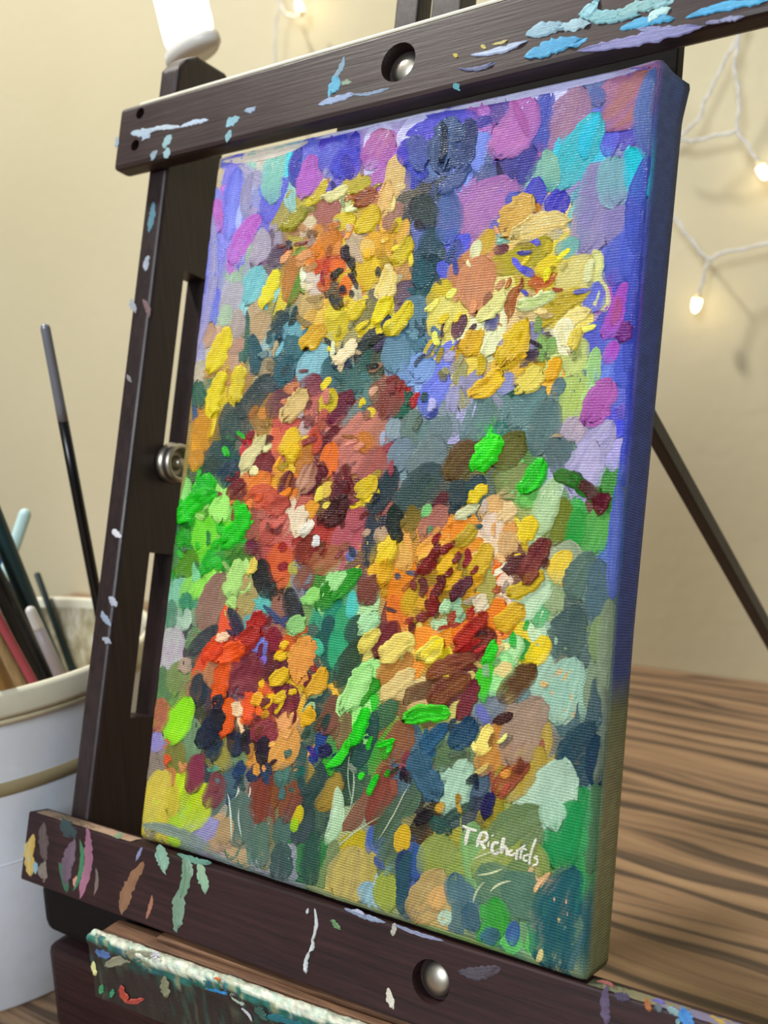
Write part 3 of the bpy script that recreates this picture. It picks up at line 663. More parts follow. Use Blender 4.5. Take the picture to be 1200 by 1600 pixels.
tile(600, 400, 3,
    (180, 30, 170, 130, 90, '#355560'), (280, 30, 290, 110, 60, '#5f66cf'), (180, 220, 100, 330, 120, '#5f8090'), (120, 380, 180, 420, 80, '#55788a'), (60, 400, 50, 520, 120, '#6a8aa0'), (200, 480, 160, 560, 110, '#7d98cc'), (330, 440, 290, 480, 60, '#8f88ab'), (590, 560, 560, 640, 70, '#8f93c0'), (700, 330, 690, 430, 70, '#8a86ad'), (380, 290, 340, 380, 60, '#6a5058'), (520, 280, 490, 340, 60, '#6e6a98'), (450, 560, 400, 640, 80, '#8f8fae'), (1000, 140, 960, 250, 90, '#6b74cf'), (1010, 330, 980, 450, 100, '#6470d0'), (1110, 780, 1090, 840, 60, '#5058d0'), (1140, 440, 1120, 600, 80, '#5a68c8'), (1050, 480, 1010, 580, 70, '#6a78cc'),
    (360, 40, 330, 180, 100, '#bd8560'), (470, 40, 430, 230, 160, '#c78a68', '#c48f70', 1.2), (650, 60, 700, 90, 40, '#5f60cf'), (800, 90, 690, 130, 60, '#b8622c'), (810, 20, 730, 80, 70, '#d8c04a'), (950, 20, 830, 150, 140, '#cdc07a', '#d6cd8d', 1.2), (980, 20, 960, 130, 40, '#dfe0a8', None, 1.4), (630, 150, 590, 280, 50, '#a3623a'), (780, 250, 640, 270, 70, '#d3bb85'), (950, 170, 730, 320, 90, '#bfa832', '#b39c2d', 1.3), (790, 180, 640, 230, 60, '#cfd6a0', '#9fb56a', 2.0), (560, 180, 460, 290, 60, '#cfc986', None, 1.4),
    (290, 130, 240, 230, 90, '#cdb648'), (310, 220, 250, 370, 110, '#d9cb72', '#e3d98a', 1.3), (240, 400, 210, 470, 50, '#c9b035'), (740, 380, 760, 440, 60, '#7d9b62'), (800, 390, 790, 450, 70, '#86ad6a'), (900, 560, 870, 760, 120, '#a9bd70', '#b5c77c'), (1000, 440, 990, 580, 60, '#9fc583'), (930, 420, 870, 540, 130, '#c3cf85'), (960, 260, 850, 330, 60, '#e0d08a', None, 1.4), (850, 320, 870, 430, 90, '#ece6c4', '#e3dca8', 1.8), (920, 350, 890, 430, 50, '#dcc76a', None, 1.6),
    (440, 360, 400, 440, 80, '#d6ad2c', None, 1.5), (650, 320, 570, 480, 110, '#d3ab22', '#dcc24a', 1.7), (520, 370, 480, 460, 60, '#dde0b0', None, 1.5), (460, 470, 450, 550, 40, '#cfb445', None, 1.4), (570, 480, 590, 520, 50, '#dcae2a'), (380, 510, 350, 600, 60, '#96936a'), (740, 490, 620, 590, 70, '#b7992f'), (820, 490, 780, 570, 60, '#e0aa20', None, 1.6), (720, 540, 640, 620, 90, '#dccb70', None, 1.4), (540, 550, 430, 640, 80, '#d8ac25', '#e0bc40', 1.4), (660, 460, 720, 480, 50, '#3f2f45'),
    (640, 630, 600, 660, 40, '#2f6a5a'), (560, 790, 530, 850, 70, '#3d7868'), (340, 620, 320, 720, 60, '#9a98bd'), (60, 780, 40, 850, 70, '#8a9aa3'), (90, 880, 100, 950, 90, '#7c8f96'), (150, 740, 130, 880, 90, '#71877c', None, 1.2), (210, 790, 190, 870, 60, '#6d8a88'), (290, 770, 250, 900, 100, '#75868a', None, 1.2), (290, 580, 200, 720, 110, '#6a74d6', '#7d88dd', 1.2), (500, 690, 520, 780, 70, '#6b847e'), (470, 670, 390, 850, 120, '#64807f', '#718c8a', 1.3), (740, 640, 600, 780, 120, '#5f7f80', '#6a8a88', 1.3), (830, 580, 800, 640, 60, '#5f7a80'), (780, 700, 720, 900, 140, '#66807f', '#5b7676', 1.3), (870, 880, 850, 940, 80, '#6f8a80'),
    (520, 860, 450, 940, 80, '#4cc93a', '#5fd64a', 1.4), (640, 850, 540, 940, 120, '#5f6a30', '#6b5530', 1.2), (420, 890, 330, 950, 90, '#6a5038'), (900, 780, 870, 850, 100, '#a59aa8'), (1050, 800, 940, 930, 130, '#9d97c0', '#b0a8c8', 1.2), (830, 850, 800, 900, 60, '#b09a80'),
    (1130, 150, 1050, 360, 110, '#a052b5', '#b060bd', 1.3), (1100, 200, 1070, 320, 40, '#a85a90'), (1140, 320, 1110, 390, 60, '#7a2f8a', None, 1.8), (1080, 410, 1040, 490, 60, '#a555b8'), (1050, 600, 970, 750, 110, '#a5589f', '#b06ab0', 1.4))
tile(240, 700, 3,
    (150, 30, 150, 100, 60, '#3d4f46'), (210, 20, 200, 80, 70, '#bf8a45'), (290, 60, 260, 140, 80, '#3d4c4a'), (380, 80, 340, 170, 90, '#3a4450'), (400, 480, 390, 530, 80, '#4d7a3a'), (180, 500, 130, 590, 90, '#5d8f3a'), (330, 500, 310, 560, 80, '#4a9048'), (100, 460, 90, 560, 60, '#4f7a4a'), (100, 330, 110, 400, 50, '#3f6a48'),
    (150, 150, 140, 270, 70, '#86c570', '#98d888', 1.2), (260, 330, 210, 460, 110, '#72c552', '#7fd05c', 1.3), (250, 140, 220, 220, 90, '#3fb52a', None, 2.0), (280, 220, 130, 330, 80, '#48c235', '#38a828', 2.0), (330, 240, 310, 330, 80, '#a5e07f', None, 1.7), (430, 290, 330, 440, 80, '#2fb020', '#3ac52a', 2.0), (140, 390, 140, 450, 60, '#3a9a2f', None, 1.4), (270, 480, 230, 590, 50, '#3fa82f', None, 1.5), (310, 520, 260, 560, 40, '#44b030', None, 1.5), (200, 540, 200, 620, 50, '#7fc090'),
    (240, 620, 200, 700, 60, '#8fd068'), (320, 610, 230, 830, 110, '#8f7064', '#9a7b6d'), (400, 540, 360, 680, 70, '#a8cf80', None, 1.4), (470, 520, 450, 590, 40, '#dcc870', None, 1.4), (440, 600, 410, 660, 50, '#b5966b'), (100, 650, 90, 750, 60, '#7fb59a'), (160, 690, 150, 750, 60, '#4f9070'), (90, 720, 80, 840, 50, '#5d8a70'), (100, 860, 90, 950, 90, '#b5a8b0', '#c0b0c0'), (160, 760, 140, 850, 40, '#a5bfa8'), (200, 850, 170, 940, 70, '#6f8a60'), (290, 840, 190, 950, 60, '#3d454f'), (450, 700, 420, 760, 80, '#a89868'),
    (500, 0, 430, 90, 50, '#cfc594', None, 1.4), (600, 30, 560, 120, 80, '#c06a58'), (540, 30, 470, 120, 90, '#7a3a3c'), (620, 60, 590, 140, 60, '#e0a050'), (670, 0, 640, 40, 60, '#dcb848', None, 1.4), (720, 10, 690, 110, 60, '#b57a48'), (530, 130, 460, 200, 90, '#d8804f'), (410, 160, 370, 230, 80, '#7d3038'), (560, 210, 460, 250, 110, '#c8604a'), (660, 180, 630, 240, 60, '#d8803f'), (620, 240, 560, 300, 70, '#b5554a', None, 1.4), (610, 330, 530, 430, 110, '#b86258', '#c87068', 1.3), (560, 370, 520, 440, 60, '#a8504c'), (470, 300, 450, 420, 70, '#9a5a50'), (460, 440, 450, 490, 60, '#6a343e'), (600, 470, 560, 600, 120, '#d06a4a', '#c55f45'), (800, 370, 680, 440, 110, '#a83f3a'), (760, 430, 700, 530, 100, '#7d2f36'), (610, 450, 600, 480, 40, '#a03035'), (620, 550, 600, 560, 40, '#8a2a30'),
    (640, 120, 610, 230, 70, '#6a2a38', None, 1.3), (800, 100, 720, 200, 70, '#6d2034', None, 1.5), (740, 90, 700, 180, 80, '#8a5048', '#c59a80', 1.4), (760, 260, 720, 320, 60, '#e0a055'), (830, 170, 790, 230, 60, '#d3b560'), (700, 290, 670, 400, 70, '#e3d3b5', '#d8c0a5', 1.6), (740, 340, 710, 390, 40, '#e8dcc8', None, 1.5), (900, 170, 860, 240, 70, '#6b2730', None, 1.5), (890, 240, 800, 340, 80, '#4a0f18', '#5d1820', 2.3), (910, 250, 880, 310, 40, '#5a141c', None, 2.0), (980, 310, 880, 490, 140, '#b5626a', '#a8585f', 1.2), (940, 480, 920, 520, 40, '#5a78b8'),
    (1060, 30, 1000, 150, 120, '#a86058'), (910, 90, 900, 120, 50, '#6a2f34'), (1030, 150, 960, 210, 80, '#cdb23a', None, 1.4), (860, 490, 760, 560, 110, '#9a6048'), (720, 580, 700, 640, 90, '#8f5f50'), (660, 540, 660, 590, 40, '#a09a58'), (740, 590, 710, 640, 20, '#7a7f86'), (1130, 110, 1020, 300, 100, '#34434c', '#3f505a'), (1020, 330, 1010, 540, 70, '#3d4850'), (1130, 280, 1150, 420, 60, '#1f2a35', None, 1.6), (1180, 200, 1160, 280, 70, '#46605c'), (1080, 380, 1060, 430, 60, '#b59a80'), (1180, 500, 1100, 620, 100, '#dfa060'), (1130, 450, 1090, 520, 60, '#dcc450', None, 1.5), (1100, 540, 1070, 630, 60, '#d0a028', None, 1.5),
    (590, 700, 600, 790, 70, '#9a6a58'), (510, 540, 540, 690, 90, '#22262a', '#2c3236', 1.3), (640, 670, 680, 790, 80, '#262d33', None, 1.3), (860, 720, 850, 850, 90, '#3f8a70'), (830, 800, 820, 950, 60, '#2f5f5a'), (900, 760, 890, 950, 90, '#4a9a70'), (960, 800, 930, 900, 80, '#3f5a50'), (930, 680, 920, 790, 50, '#5fb5ad'), (830, 640, 780, 740, 90, '#3a8030', None, 1.3), (960, 580, 860, 700, 70, '#3f9030', None, 1.5), (890, 590, 840, 660, 60, '#a0d890', None, 1.5), (770, 670, 720, 720, 60, '#8fc878', None, 1.4), (1040, 610, 980, 720, 80, '#7a4a44'),
    (470, 710, 530, 770, 18, '#5fb0a8'), (360, 760, 400, 870, 60, '#2c3848'), (520, 740, 620, 840, 25, '#40507a'), (500, 780, 440, 920, 80, '#a8342f', '#b84438', 1.8), (700, 810, 650, 850, 70, '#8fc07a', None, 1.4), (1130, 830, 1040, 930, 90, '#703a3c'), (1040, 780, 980, 850, 70, '#a8d098', None, 1.4), (1050, 860, 990, 940, 50, '#d8c878', None, 1.5), (560, 850, 580, 940, 70, '#8a3a3c'), (520, 900, 500, 950, 40, '#7a68b5'), (630, 880, 650, 940, 60, '#c06a2a'))
tile(560, 680, 2.727,
    (210, 30, 170, 130, 90, '#74868f'), (330, 30, 250, 150, 130, '#75868a'), (700, 150, 620, 230, 130, '#86905f'), (330, 150, 220, 290, 120, '#465a52'), (300, 180, 190, 330, 60, '#3d544f'), (480, 60, 390, 170, 90, '#5f4a30', '#6b5a35'), (590, 20, 510, 130, 80, '#48c835', '#62dc4a', 1.6), (680, 30, 580, 110, 120, '#5f5f2a'), (840, 40, 880, 140, 120, '#5f7578'), (1000, 60, 930, 220, 150, '#a39dc5', '#b5adce', 1.2), (440, 210, 420, 290, 90, '#2f4a52'), (520, 190, 490, 240, 80, '#34585a'), (870, 290, 820, 440, 100, '#6f7a3f'),
    (780, 120, 720, 220, 80, '#2fae1f', '#42c82f', 1.8), (1030, 330, 980, 490, 110, '#5aa05a', '#68a860'), (940, 330, 910, 470, 80, '#3f9a50'), (850, 170, 930, 200, 60, '#1f7a22', None, 2.2), (920, 170, 1030, 260, 60, '#2a8a2a', '#3d5a28', 2.2), (960, 210, 1010, 270, 50, '#5a3028', None, 1.8), (1060, 260, 1030, 320, 60, '#6a1f30', None, 2.2), (150, 150, 60, 310, 80, '#34454c'), (170, 320, 150, 410, 60, '#22303a'), (370, 250, 330, 310, 50, '#5d2830'),
    (740, 230, 700, 300, 80, '#6fb868'), (830, 210, 770, 390, 100, '#b5cda0', '#9fc090'), (510, 300, 420, 350, 40, '#c9c9a0', None, 1.5), (480, 340, 430, 360, 25, '#3f5a58'), (540, 220, 480, 280, 50, '#e0c858', '#d8b840', 1.5), (370, 320, 280, 430, 90, '#a87060'), (230, 310, 210, 400, 60, '#7a6a3c'), (300, 300, 280, 340, 40, '#78b878'), (450, 370, 370, 430, 70, '#e08a48'), (590, 270, 540, 340, 80, '#d3ab7a'), (670, 320, 610, 360, 50, '#d9bc8c', None, 1.4), (660, 380, 620, 420, 60, '#cf9a62'), (570, 370, 560, 400, 90, '#e8cfb8'), (600, 440, 580, 510, 80, '#e6c8a8'), (650, 430, 640, 490, 80, '#d0a878'), (490, 400, 430, 460, 60, '#b8a030', None, 1.4), (740, 360, 720, 440, 70, '#d8be4a', None, 1.4), (690, 430, 710, 490, 30, '#d0b030', None, 1.3),
    (900, 480, 870, 620, 130, '#9aa78a'), (890, 510, 850, 620, 85, '#dcc060', None, 1.3), (990, 520, 920, 690, 100, '#5f766c'), (1030, 550, 1010, 760, 100, '#5a737a'),
    (230, 560, 150, 700, 90, '#e08a40'), (150, 700, 200, 830, 90, '#e07f38'), (240, 850, 330, 880, 100, '#e08a3a'), (420, 860, 500, 820, 90, '#dc7c3c'), (560, 820, 610, 720, 80, '#e08040'), (600, 560, 580, 640, 50, '#dd6f35'), (370, 430, 270, 500, 90, '#dda05a'), (520, 450, 450, 480, 60, '#d89048'), (180, 480, 200, 560, 70, '#d8a868'), (460, 560, 400, 730, 210, '#8f7a3f', '#a08a4c', .5), (330, 560, 300, 740, 150, '#a8803c', '#8f7438', .5), (560, 600, 540, 720, 70, '#a8a060'),
    (550, 480, 500, 590, 75, '#c9a820', None, 1.4), (400, 520, 350, 580, 50, '#d3a830', None, 1.4), (430, 590, 380, 640, 60, '#cda02a', None, 1.4), (520, 600, 480, 640, 50, '#d3a028', None, 1.4), (240, 660, 210, 760, 60, '#c8a428', None, 1.3), (340, 650, 290, 730, 60, '#c8782a'), (480, 650, 450, 690, 40, '#b5882d'), (280, 690, 260, 740, 40, '#d3a838', None, 1.3),
    (350, 470, 270, 580, 35, '#7d2a20', None, 1.6), (330, 540, 260, 590, 40, '#8a3520', None, 1.6), (400, 470, 360, 500, 30, '#7d2420', None, 1.6), (465, 490, 455, 560, 30, '#8a2020', None, 1.6), (370, 610, 320, 700, 40, '#702430', None, 1.6), (270, 610, 280, 680, 35, '#6a2028', None, 1.6), (330, 690, 310, 760, 35, '#8a3020', None, 1.5), (480, 610, 400, 690, 50, '#6d3040', None, 1.5), (400, 570, 380, 600, 25, '#7a1f1f', None, 1.5), (290, 760, 260, 790, 40, '#8a3526', None, 1.5), (440, 650, 400, 700, 30, '#5a2838', None, 1.5), (430, 500, 410, 540, 24, '#7d2a20', None, 1.5), (360, 640, 350, 670, 22, '#7a2420', None, 1.5), (230, 620, 240, 660, 24, '#7a3a20', None, 1.4), (510, 560, 490, 590, 20, '#8a3020', None, 1.4),
    (390, 710, 370, 750, 40, '#a8cda0', None, 1.4), (430, 700, 400, 740, 40, '#8fb590'), (540, 690, 510, 740, 50, '#d8c8a8', None, 1.4), (440, 770, 400, 800, 60, '#a04030'), (540, 770, 420, 900, 60, '#a82820', None, 1.5), (545, 790, 535, 830, 25, '#a02828'), (560, 850, 460, 960, 110, '#6d2a32', '#8a4a3c', 1.3), (640, 600, 610, 640, 60, '#e3c8b0'), (680, 690, 650, 730, 40, '#e8d8c8'), (780, 590, 650, 670, 60, '#c9b045', '#b59a30', 1.4), (710, 530, 640, 560, 70, '#5d2230', None, 1.4), (800, 460, 720, 600, 80, '#6f3238', '#8a4a40', 1.5), (800, 530, 790, 560, 40, '#5d2230'),
    (790, 700, 760, 800, 70, '#6ab078'), (850, 650, 840, 740, 80, '#98a880'), (800, 650, 700, 760, 110, '#c0dcb8', None, 1.2), (690, 740, 620, 800, 80, '#c49a24', '#d3b040', 1.4), (150, 810, 80, 930, 100, '#75343c'), (350, 880, 280, 940, 80, '#e6cf58', '#ecdc80', 1.6), (220, 870, 120, 940, 80, '#dcc878', None, 1.4), (70, 780, 20, 830, 70, '#a8d3a0', None, 1.4), (80, 840, 20, 910, 50, '#d6c470', None, 1.5), (80, 620, 20, 700, 70, '#7a4840'), (150, 470, 110, 530, 60, '#e0c238', None, 1.4), (130, 540, 100, 620, 50, '#d0a028', None, 1.4),
    (710, 880, 700, 950, 60, '#3fa050'), (680, 870, 620, 960, 90, '#a5cf98'), (580, 880, 540, 960, 40, '#48c030', None, 1.4), (930, 760, 870, 950, 150, '#4a5f5f', '#566b66'), (800, 870, 740, 960, 80, '#dcc048', None, 1.3), (1040, 780, 1030, 960, 80, '#7f936a'), (170, 600, 172, 604, 26, '#5a5a60', None, .6))
tile(210, 980, 2.927,
    (180, 30, 150, 200, 120, '#b3b5b0', '#b8a0b8'), (130, 190, 120, 350, 60, '#5f7f5a'), (200, 170, 180, 300, 70, '#7a8a58'), (130, 340, 100, 460, 80, '#b07058'), (240, 150, 230, 200, 60, '#b09a88'), (350, 10, 260, 110, 60, '#3f464c'), (300, 200, 260, 330, 60, '#a0785c'), (300, 230, 290, 350, 80, '#343a44'), (270, 430, 250, 600, 80, '#6f8a68'), (200, 540, 190, 640, 90, '#7f8048'), (100, 490, 100, 560, 60, '#8f88bf'), (100, 620, 80, 700, 80, '#8a8070'), (250, 340, 180, 510, 95, '#8fcf3a', '#9ad848', 1.2), (150, 590, 155, 615, 35, '#d0602c', None, 1.5),
    (460, 600, 450, 760, 60, '#4f6a70'), (500, 790, 490, 970, 120, '#5a7068', '#64796f'), (620, 880, 610, 990, 60, '#7a7a5a'), (690, 880, 670, 990, 80, '#4f6a60'), (680, 620, 660, 720, 60, '#4f7068'), (370, 900, 280, 980, 90, '#8f8ab0'), (430, 880, 400, 980, 70, '#a8906c'), (175, 650, 160, 720, 50, '#b8825a'), (760, 540, 730, 620, 80, '#46605a'), (850, 290, 830, 380, 120, '#3f5652'), (820, 450, 800, 540, 60, '#50685a'), (400, 560, 420, 640, 80, '#8f8a50'), (560, 580, 540, 640, 60, '#c08a50'), (500, 560, 470, 630, 60, '#7a9068'),
    (600, 60, 560, 120, 50, '#7d80cf'), (620, 110, 600, 200, 90, '#6d3040'), (690, 160, 640, 260, 100, '#6b2f3c'), (540, 150, 480, 260, 120, '#7d3a44', '#8f4a50', 1.5), (540, 270, 490, 300, 80, '#8f6a80'), (700, 300, 680, 370, 120, '#7a3440'), (600, 340, 560, 460, 110, '#a05048', '#8f4444', 1.3), (630, 450, 560, 500, 100, '#8f4a48'), (560, 10, 480, 90, 80, '#a8352f', None, 1.7), (640, 30, 630, 100, 70, '#8a3038'), (720, 40, 690, 100, 60, '#c06428'), (840, 160, 820, 200, 40, '#8a3a44'),
    (360, 170, 350, 260, 70, '#a8785a'), (420, 170, 390, 330, 70, '#dd6420', None, 1.5), (440, 340, 410, 480, 80, '#e06c24', '#d85f1c', 1.4), (500, 90, 380, 140, 80, '#e0621f', None, 1.7), (400, 60, 340, 150, 70, '#dd5a1c', '#c84a18', 1.7), (430, 40, 390, 50, 40, '#e3c0a0', None, 1.5), (540, 310, 510, 420, 60, '#e0661c', None, 1.6), (470, 350, 480, 400, 45, '#e8c8a0', None, 1.4), (800, 70, 750, 220, 100, '#d8985c', '#cf8f58', 1.4), (700, 70, 680, 90, 30, '#d8b020', None, 1.5), (690, 120, 660, 140, 40, '#d8b020', None, 1.6), (700, 200, 640, 250, 60, '#d8b428', None, 1.7), (690, 300, 650, 330, 40, '#d0ac28', None, 1.6), (740, 290, 710, 300, 25, '#d0ac28', None, 1.4), (870, 200, 810, 300, 70, '#d8a820', None, 1.6), (580, 310, 560, 350, 40, '#d8a020', None, 1.5), (820, 350, 790, 380, 40, '#a8c898'), (810, 370, 780, 440, 50, '#d8a824', None, 1.5), (730, 400, 690, 470, 80, '#dca070'), (720, 480, 640, 630, 110, '#d8a066', '#cf9a5c', 1.2),
    (400, 320, 380, 370, 50, '#28303c', None, 1.5), (390, 390, 310, 520, 80, '#222a38', None, 1.5), (390, 520, 360, 600, 60, '#34424c'), (480, 490, 460, 580, 45, '#223048', None, 1.5), (520, 480, 520, 570, 40, '#1f2226', None, 1.5), (600, 510, 590, 610, 55, '#1a2028', None, 1.6), (430, 450, 430, 470, 40, '#2a2f3a'), (515, 440, 515, 460, 35, '#262b38'), (490, 620, 460, 680, 50, '#2f4468'), (560, 640, 530, 690, 60, '#2f4060'), (610, 630, 600, 690, 50, '#304860'), (790, 540, 830, 610, 28, '#24308a'), (890, 550, 860, 570, 50, '#20285a', None, 1.5), (770, 640, 750, 690, 40, '#2f6a60'), (340, 650, 390, 650, 30, '#5f9a80'),
    (930, 30, 930, 190, 80, '#4aa078'), (850, 30, 880, 200, 60, '#2f6058'), (830, 60, 850, 120, 50, '#58b090'), (1000, 130, 950, 300, 60, '#4a6650'), (1040, 60, 930, 250, 90, '#3f5048'), (920, 330, 870, 470, 90, '#7a5848', '#8a5a50'), (1010, 560, 960, 800, 60, '#3a5548'), (1100, 400, 1010, 640, 70, '#2f5a4c'), (870, 620, 770, 820, 80, '#344a48', '#3f5550', 1.2), (790, 830, 750, 980, 90, '#3c524c'), (930, 680, 850, 820, 80, '#9a7f40'), (930, 740, 880, 980, 60, '#a8c8a0', '#c0d8b8'),
    (1110, 250, 1020, 350, 70, '#3a9030', None, 1.4), (1070, 190, 970, 370, 90, '#a0d888', '#b0e098', 1.4), (1060, 380, 1000, 530, 60, '#2fb51f', '#42c832', 2.0), (980, 520, 890, 640, 40, '#48c435', None, 2.0), (1090, 500, 1070, 560, 20, '#3fae30', None, 1.6), (140, 680, 90, 900, 120, '#c2b258', '#c9b868'), (320, 740, 230, 920, 110, '#a8c83c', '#b8c050', 1.2), (290, 600, 270, 740, 80, '#7a4448'), (380, 680, 340, 800, 90, '#7d4450'), (620, 690, 580, 890, 80, '#7a4438', '#8a4a40'), (740, 720, 690, 870, 90, '#8a5a44', '#7a4444'), (760, 820, 730, 900, 40, '#c8b83c'), (740, 880, 730, 930, 35, '#9ac040'),
    (430, 760, 450, 980, 8, '#c0c8b8'), (470, 690, 465, 780, 8, '#c8ccbc'), (530, 730, 525, 780, 7, '#c0c4b0'), (480, 830, 495, 960, 7, '#b8c4b8'), (620, 890, 618, 990, 7, '#b0b8a4'), (1000, 640, 985, 830, 7, '#a8b8a0'))
tile(500, 1000, 2.5,
    (800, 190, 780, 240, 50, '#6d8a8a'), (700, 230, 640, 300, 110, '#74808a'), (620, 260, 660, 320, 40, '#6a70b0'), (850, 440, 740, 600, 120, '#a8924c', '#b09a58'), (700, 640, 640, 720, 80, '#9a8a40'), (420, 190, 350, 240, 80, '#70503c'), (340, 70, 260, 160, 100, '#a87848', '#b88a58'), (470, 240, 350, 270, 40, '#c8a878'), (540, 250, 500, 330, 60, '#c8c078'), (360, 130, 250, 220, 60, '#d8c088', None, 1.4), (600, 70, 440, 140, 60, '#7d3a30', '#8f5a40', 1.4), (600, 130, 550, 150, 35, '#d3b878'), (570, 150, 460, 240, 80, '#6f3a30', '#8a5a3c', 1.4), (610, 170, 550, 300, 55, '#7a3038', None, 1.4),
    (720, 60, 670, 200, 80, '#98d090'), (680, 60, 640, 230, 60, '#58c040', None, 1.3), (740, 100, 700, 130, 50, '#dcc88c'), (490, 290, 350, 310, 65, '#58c032', '#48b828', 1.7), (830, 110, 720, 220, 90, '#5f4428', '#6a5030', 1.2), (990, 100, 930, 300, 130, '#93b8a5', '#a3c5b0'), (870, 170, 885, 180, 25, '#c4a878', None, 1.5), (340, 330, 290, 460, 100, '#8f5f48'), (340, 440, 325, 520, 40, '#8a4a50'), (270, 510, 200, 700, 90, '#824a3f', '#8f5048'), (290, 390, 230, 410, 22, '#48c435', None, 2.0), (280, 400, 270, 440, 16, '#48c435', None, 1.8), (170, 520, 160, 540, 22, '#48c435', None, 1.8), (230, 530, 195, 600, 24, '#48c030', None, 2.0),
    (480, 430, 560, 470, 90, '#6a8060'), (520, 420, 470, 500, 60, '#5f7858'), (480, 340, 400, 430, 60, '#34607a', None, 1.4), (390, 450, 450, 590, 90, '#4a6a80', '#3f5f70', 1.4), (590, 320, 530, 400, 80, '#2f506a', None, 1.4), (640, 540, 600, 600, 90, '#4f6878', None, 1.3), (570, 490, 510, 670, 100, '#9dbda5', '#a8c8ae', 1.2), (730, 330, 640, 500, 110, '#b8804c', '#c0905a', 1.1), (660, 340, 620, 440, 60, '#e8d080', None, 1.2), (750, 290, 690, 320, 40, '#4a2018', None, 1.6), (800, 480, 700, 590, 80, '#9a4f44'), (860, 260, 770, 470, 140, '#a08a78', '#a88f7c'),
    (1060, 340, 950, 490, 100, '#1f4f5c'), (1080, 380, 1080, 570, 55, '#174858', None, 1.3), (1030, 600, 950, 850, 110, '#3f8a58', '#4a9860'), (930, 780, 900, 900, 80, '#3a8850'), (950, 500, 900, 730, 170, '#a8c5ae', '#b5d0b8', 1.1), (670, 600, 650, 690, 45, '#141c58', None, 1.5), (330, 500, 320, 540, 25, '#2a2438', None, 1.5), (600, 640, 470, 720, 40, '#2f4a48'), (440, 700, 500, 750, 60, '#36504c'), (370, 600, 230, 800, 60, '#4a6650'), (430, 670, 395, 710, 45, '#12141c', None, 1.8), (480, 640, 460, 670, 35, '#c8a050'),
    (760, 760, 620, 900, 110, '#8f9a58', '#98a468', .7), (600, 720, 580, 780, 60, '#78a068'), (870, 680, 690, 790, 120, '#6a8058', '#748a62'), (860, 740, 800, 800, 60, '#788a60'), (330, 730, 320, 820, 60, '#c8a850'), (160, 760, 100, 850, 80, '#b0a04c'), (180, 840, 150, 940, 100, '#b8a868'), (450, 790, 420, 880, 80, '#a0984c'), (205, 730, 195, 830, 30, '#5068a0', None, 1.3), (220, 850, 250, 890, 30, '#4a6088'), (330, 830, 340, 940, 60, '#2f4a6a', None, 1.3), (370, 800, 370, 930, 50, '#3f5a8a', '#4a68a0', 1.3),
    (350, 560, 230, 780, 5, '#b8c0a0'), (240, 690, 20, 860, 6, '#a8b490'), (120, 440, 130, 640, 5, '#a0b098'), (590, 860, 720, 810, 6, '#c0c8a0'))
tile(400, 1250, 1.5,
    (60, 110, 55, 180, 50, '#4a6460'), (110, 110, 110, 170, 40, '#3f7a4a'), (140, 80, 130, 195, 45, '#3c5450'), (20, 60, 15, 150, 40, '#5f7868'), (185, 100, 180, 180, 30, '#7a8a60'), (230, 130, 210, 225, 90, '#b8a868', '#a89868'), (265, 200, 255, 230, 40, '#8fb0b8'), (360, 130, 345, 260, 35, '#3c5a68'), (440, 100, 420, 170, 80, '#8a9858'), (310, 180, 310, 250, 50, '#98a058'), (430, 180, 380, 270, 80, '#b09868', '#b8a478'), (440, 210, 420, 250, 40, '#c8a070'), (445, 265, 440, 285, 30, '#a8c0a8'), (470, 180, 480, 240, 50, '#5a7480'), (500, 250, 510, 300, 40, '#4a6a78'), (540, 170, 600, 280, 90, '#64846a'), (600, 190, 640, 260, 90, '#5a7a68'), (560, 240, 570, 310, 50, '#4a9850'), (610, 290, 600, 335, 30, '#4a6a98'), (650, 310, 640, 350, 30, '#68b868'), (560, 310, 540, 330, 40, '#4a6a78'),
    (745, 20, 720, 150, 80, '#3f8f5c'), (690, 10, 700, 50, 60, '#9fc0a8'), (740, 180, 700, 385, 105, '#2d5f68', '#3a6a70'), (690, 170, 655, 215, 10, '#d8b088', None, 1.4), (670, 350, 660, 380, 14, '#d8c890'), (650, 110, 670, 170, 40, '#88985c'), (510, 240, 540, 190, 6, '#b8c4a0'), (520, 175, 580, 160, 5, '#c0c8a0'), (550, 215, 600, 190, 5, '#c8cca8'))
tile(0, 0, 1,
    (1024, 112, 1017, 250, 27, '#5a6fa8', '#6c80b8', .5), (1014, 250, 1000, 400, 27, '#4a58b4', '#5060c0', .5), (1000, 400, 984, 580, 28, '#4552b8', '#5a66c4', .5), (984, 580, 968, 760, 27, '#4450c0', '#5560c4', .5), (966, 760, 956, 930, 27, '#5868b4', '#6a78bc', .5), (952, 940, 944, 1090, 26, '#7c8c70', '#8a9880', .5), (944, 1080, 932, 1220, 26, '#7f8a78', '#6f8068', .5), (930, 1230, 922, 1360, 26, '#5a7a5c', '#4f7a58', .5), (350, 252, 480, 222, 12, '#dccfc0', '#e8ddd0', .4), (500, 216, 700, 170, 12, '#c4c2e8', '#d8d8f0', .4), (700, 172, 1000, 108, 12, '#c0c0ea', '#d6d6f2', .4),  # the pale bands ending this row paint in the lit top edge
    (228, 1290, 330, 1330, 18, '#76887c', '#8a9a8c', .4), (330, 1330, 480, 1384, 16, '#8a8f94', '#7f9a80', .4), (480, 1384, 650, 1446, 16, '#8a9470', '#98a078', .4), (650, 1446, 800, 1498, 16, '#8f9a62', '#7a9a68', .4), (330, 330, 300, 560, 14, '#8a88c0', '#a09cc0', .5), (292, 600, 268, 800, 14, '#6f8060', '#b08a50', .5), (262, 850, 236, 1090, 14, '#8aa490', '#a0b0a0', .5))


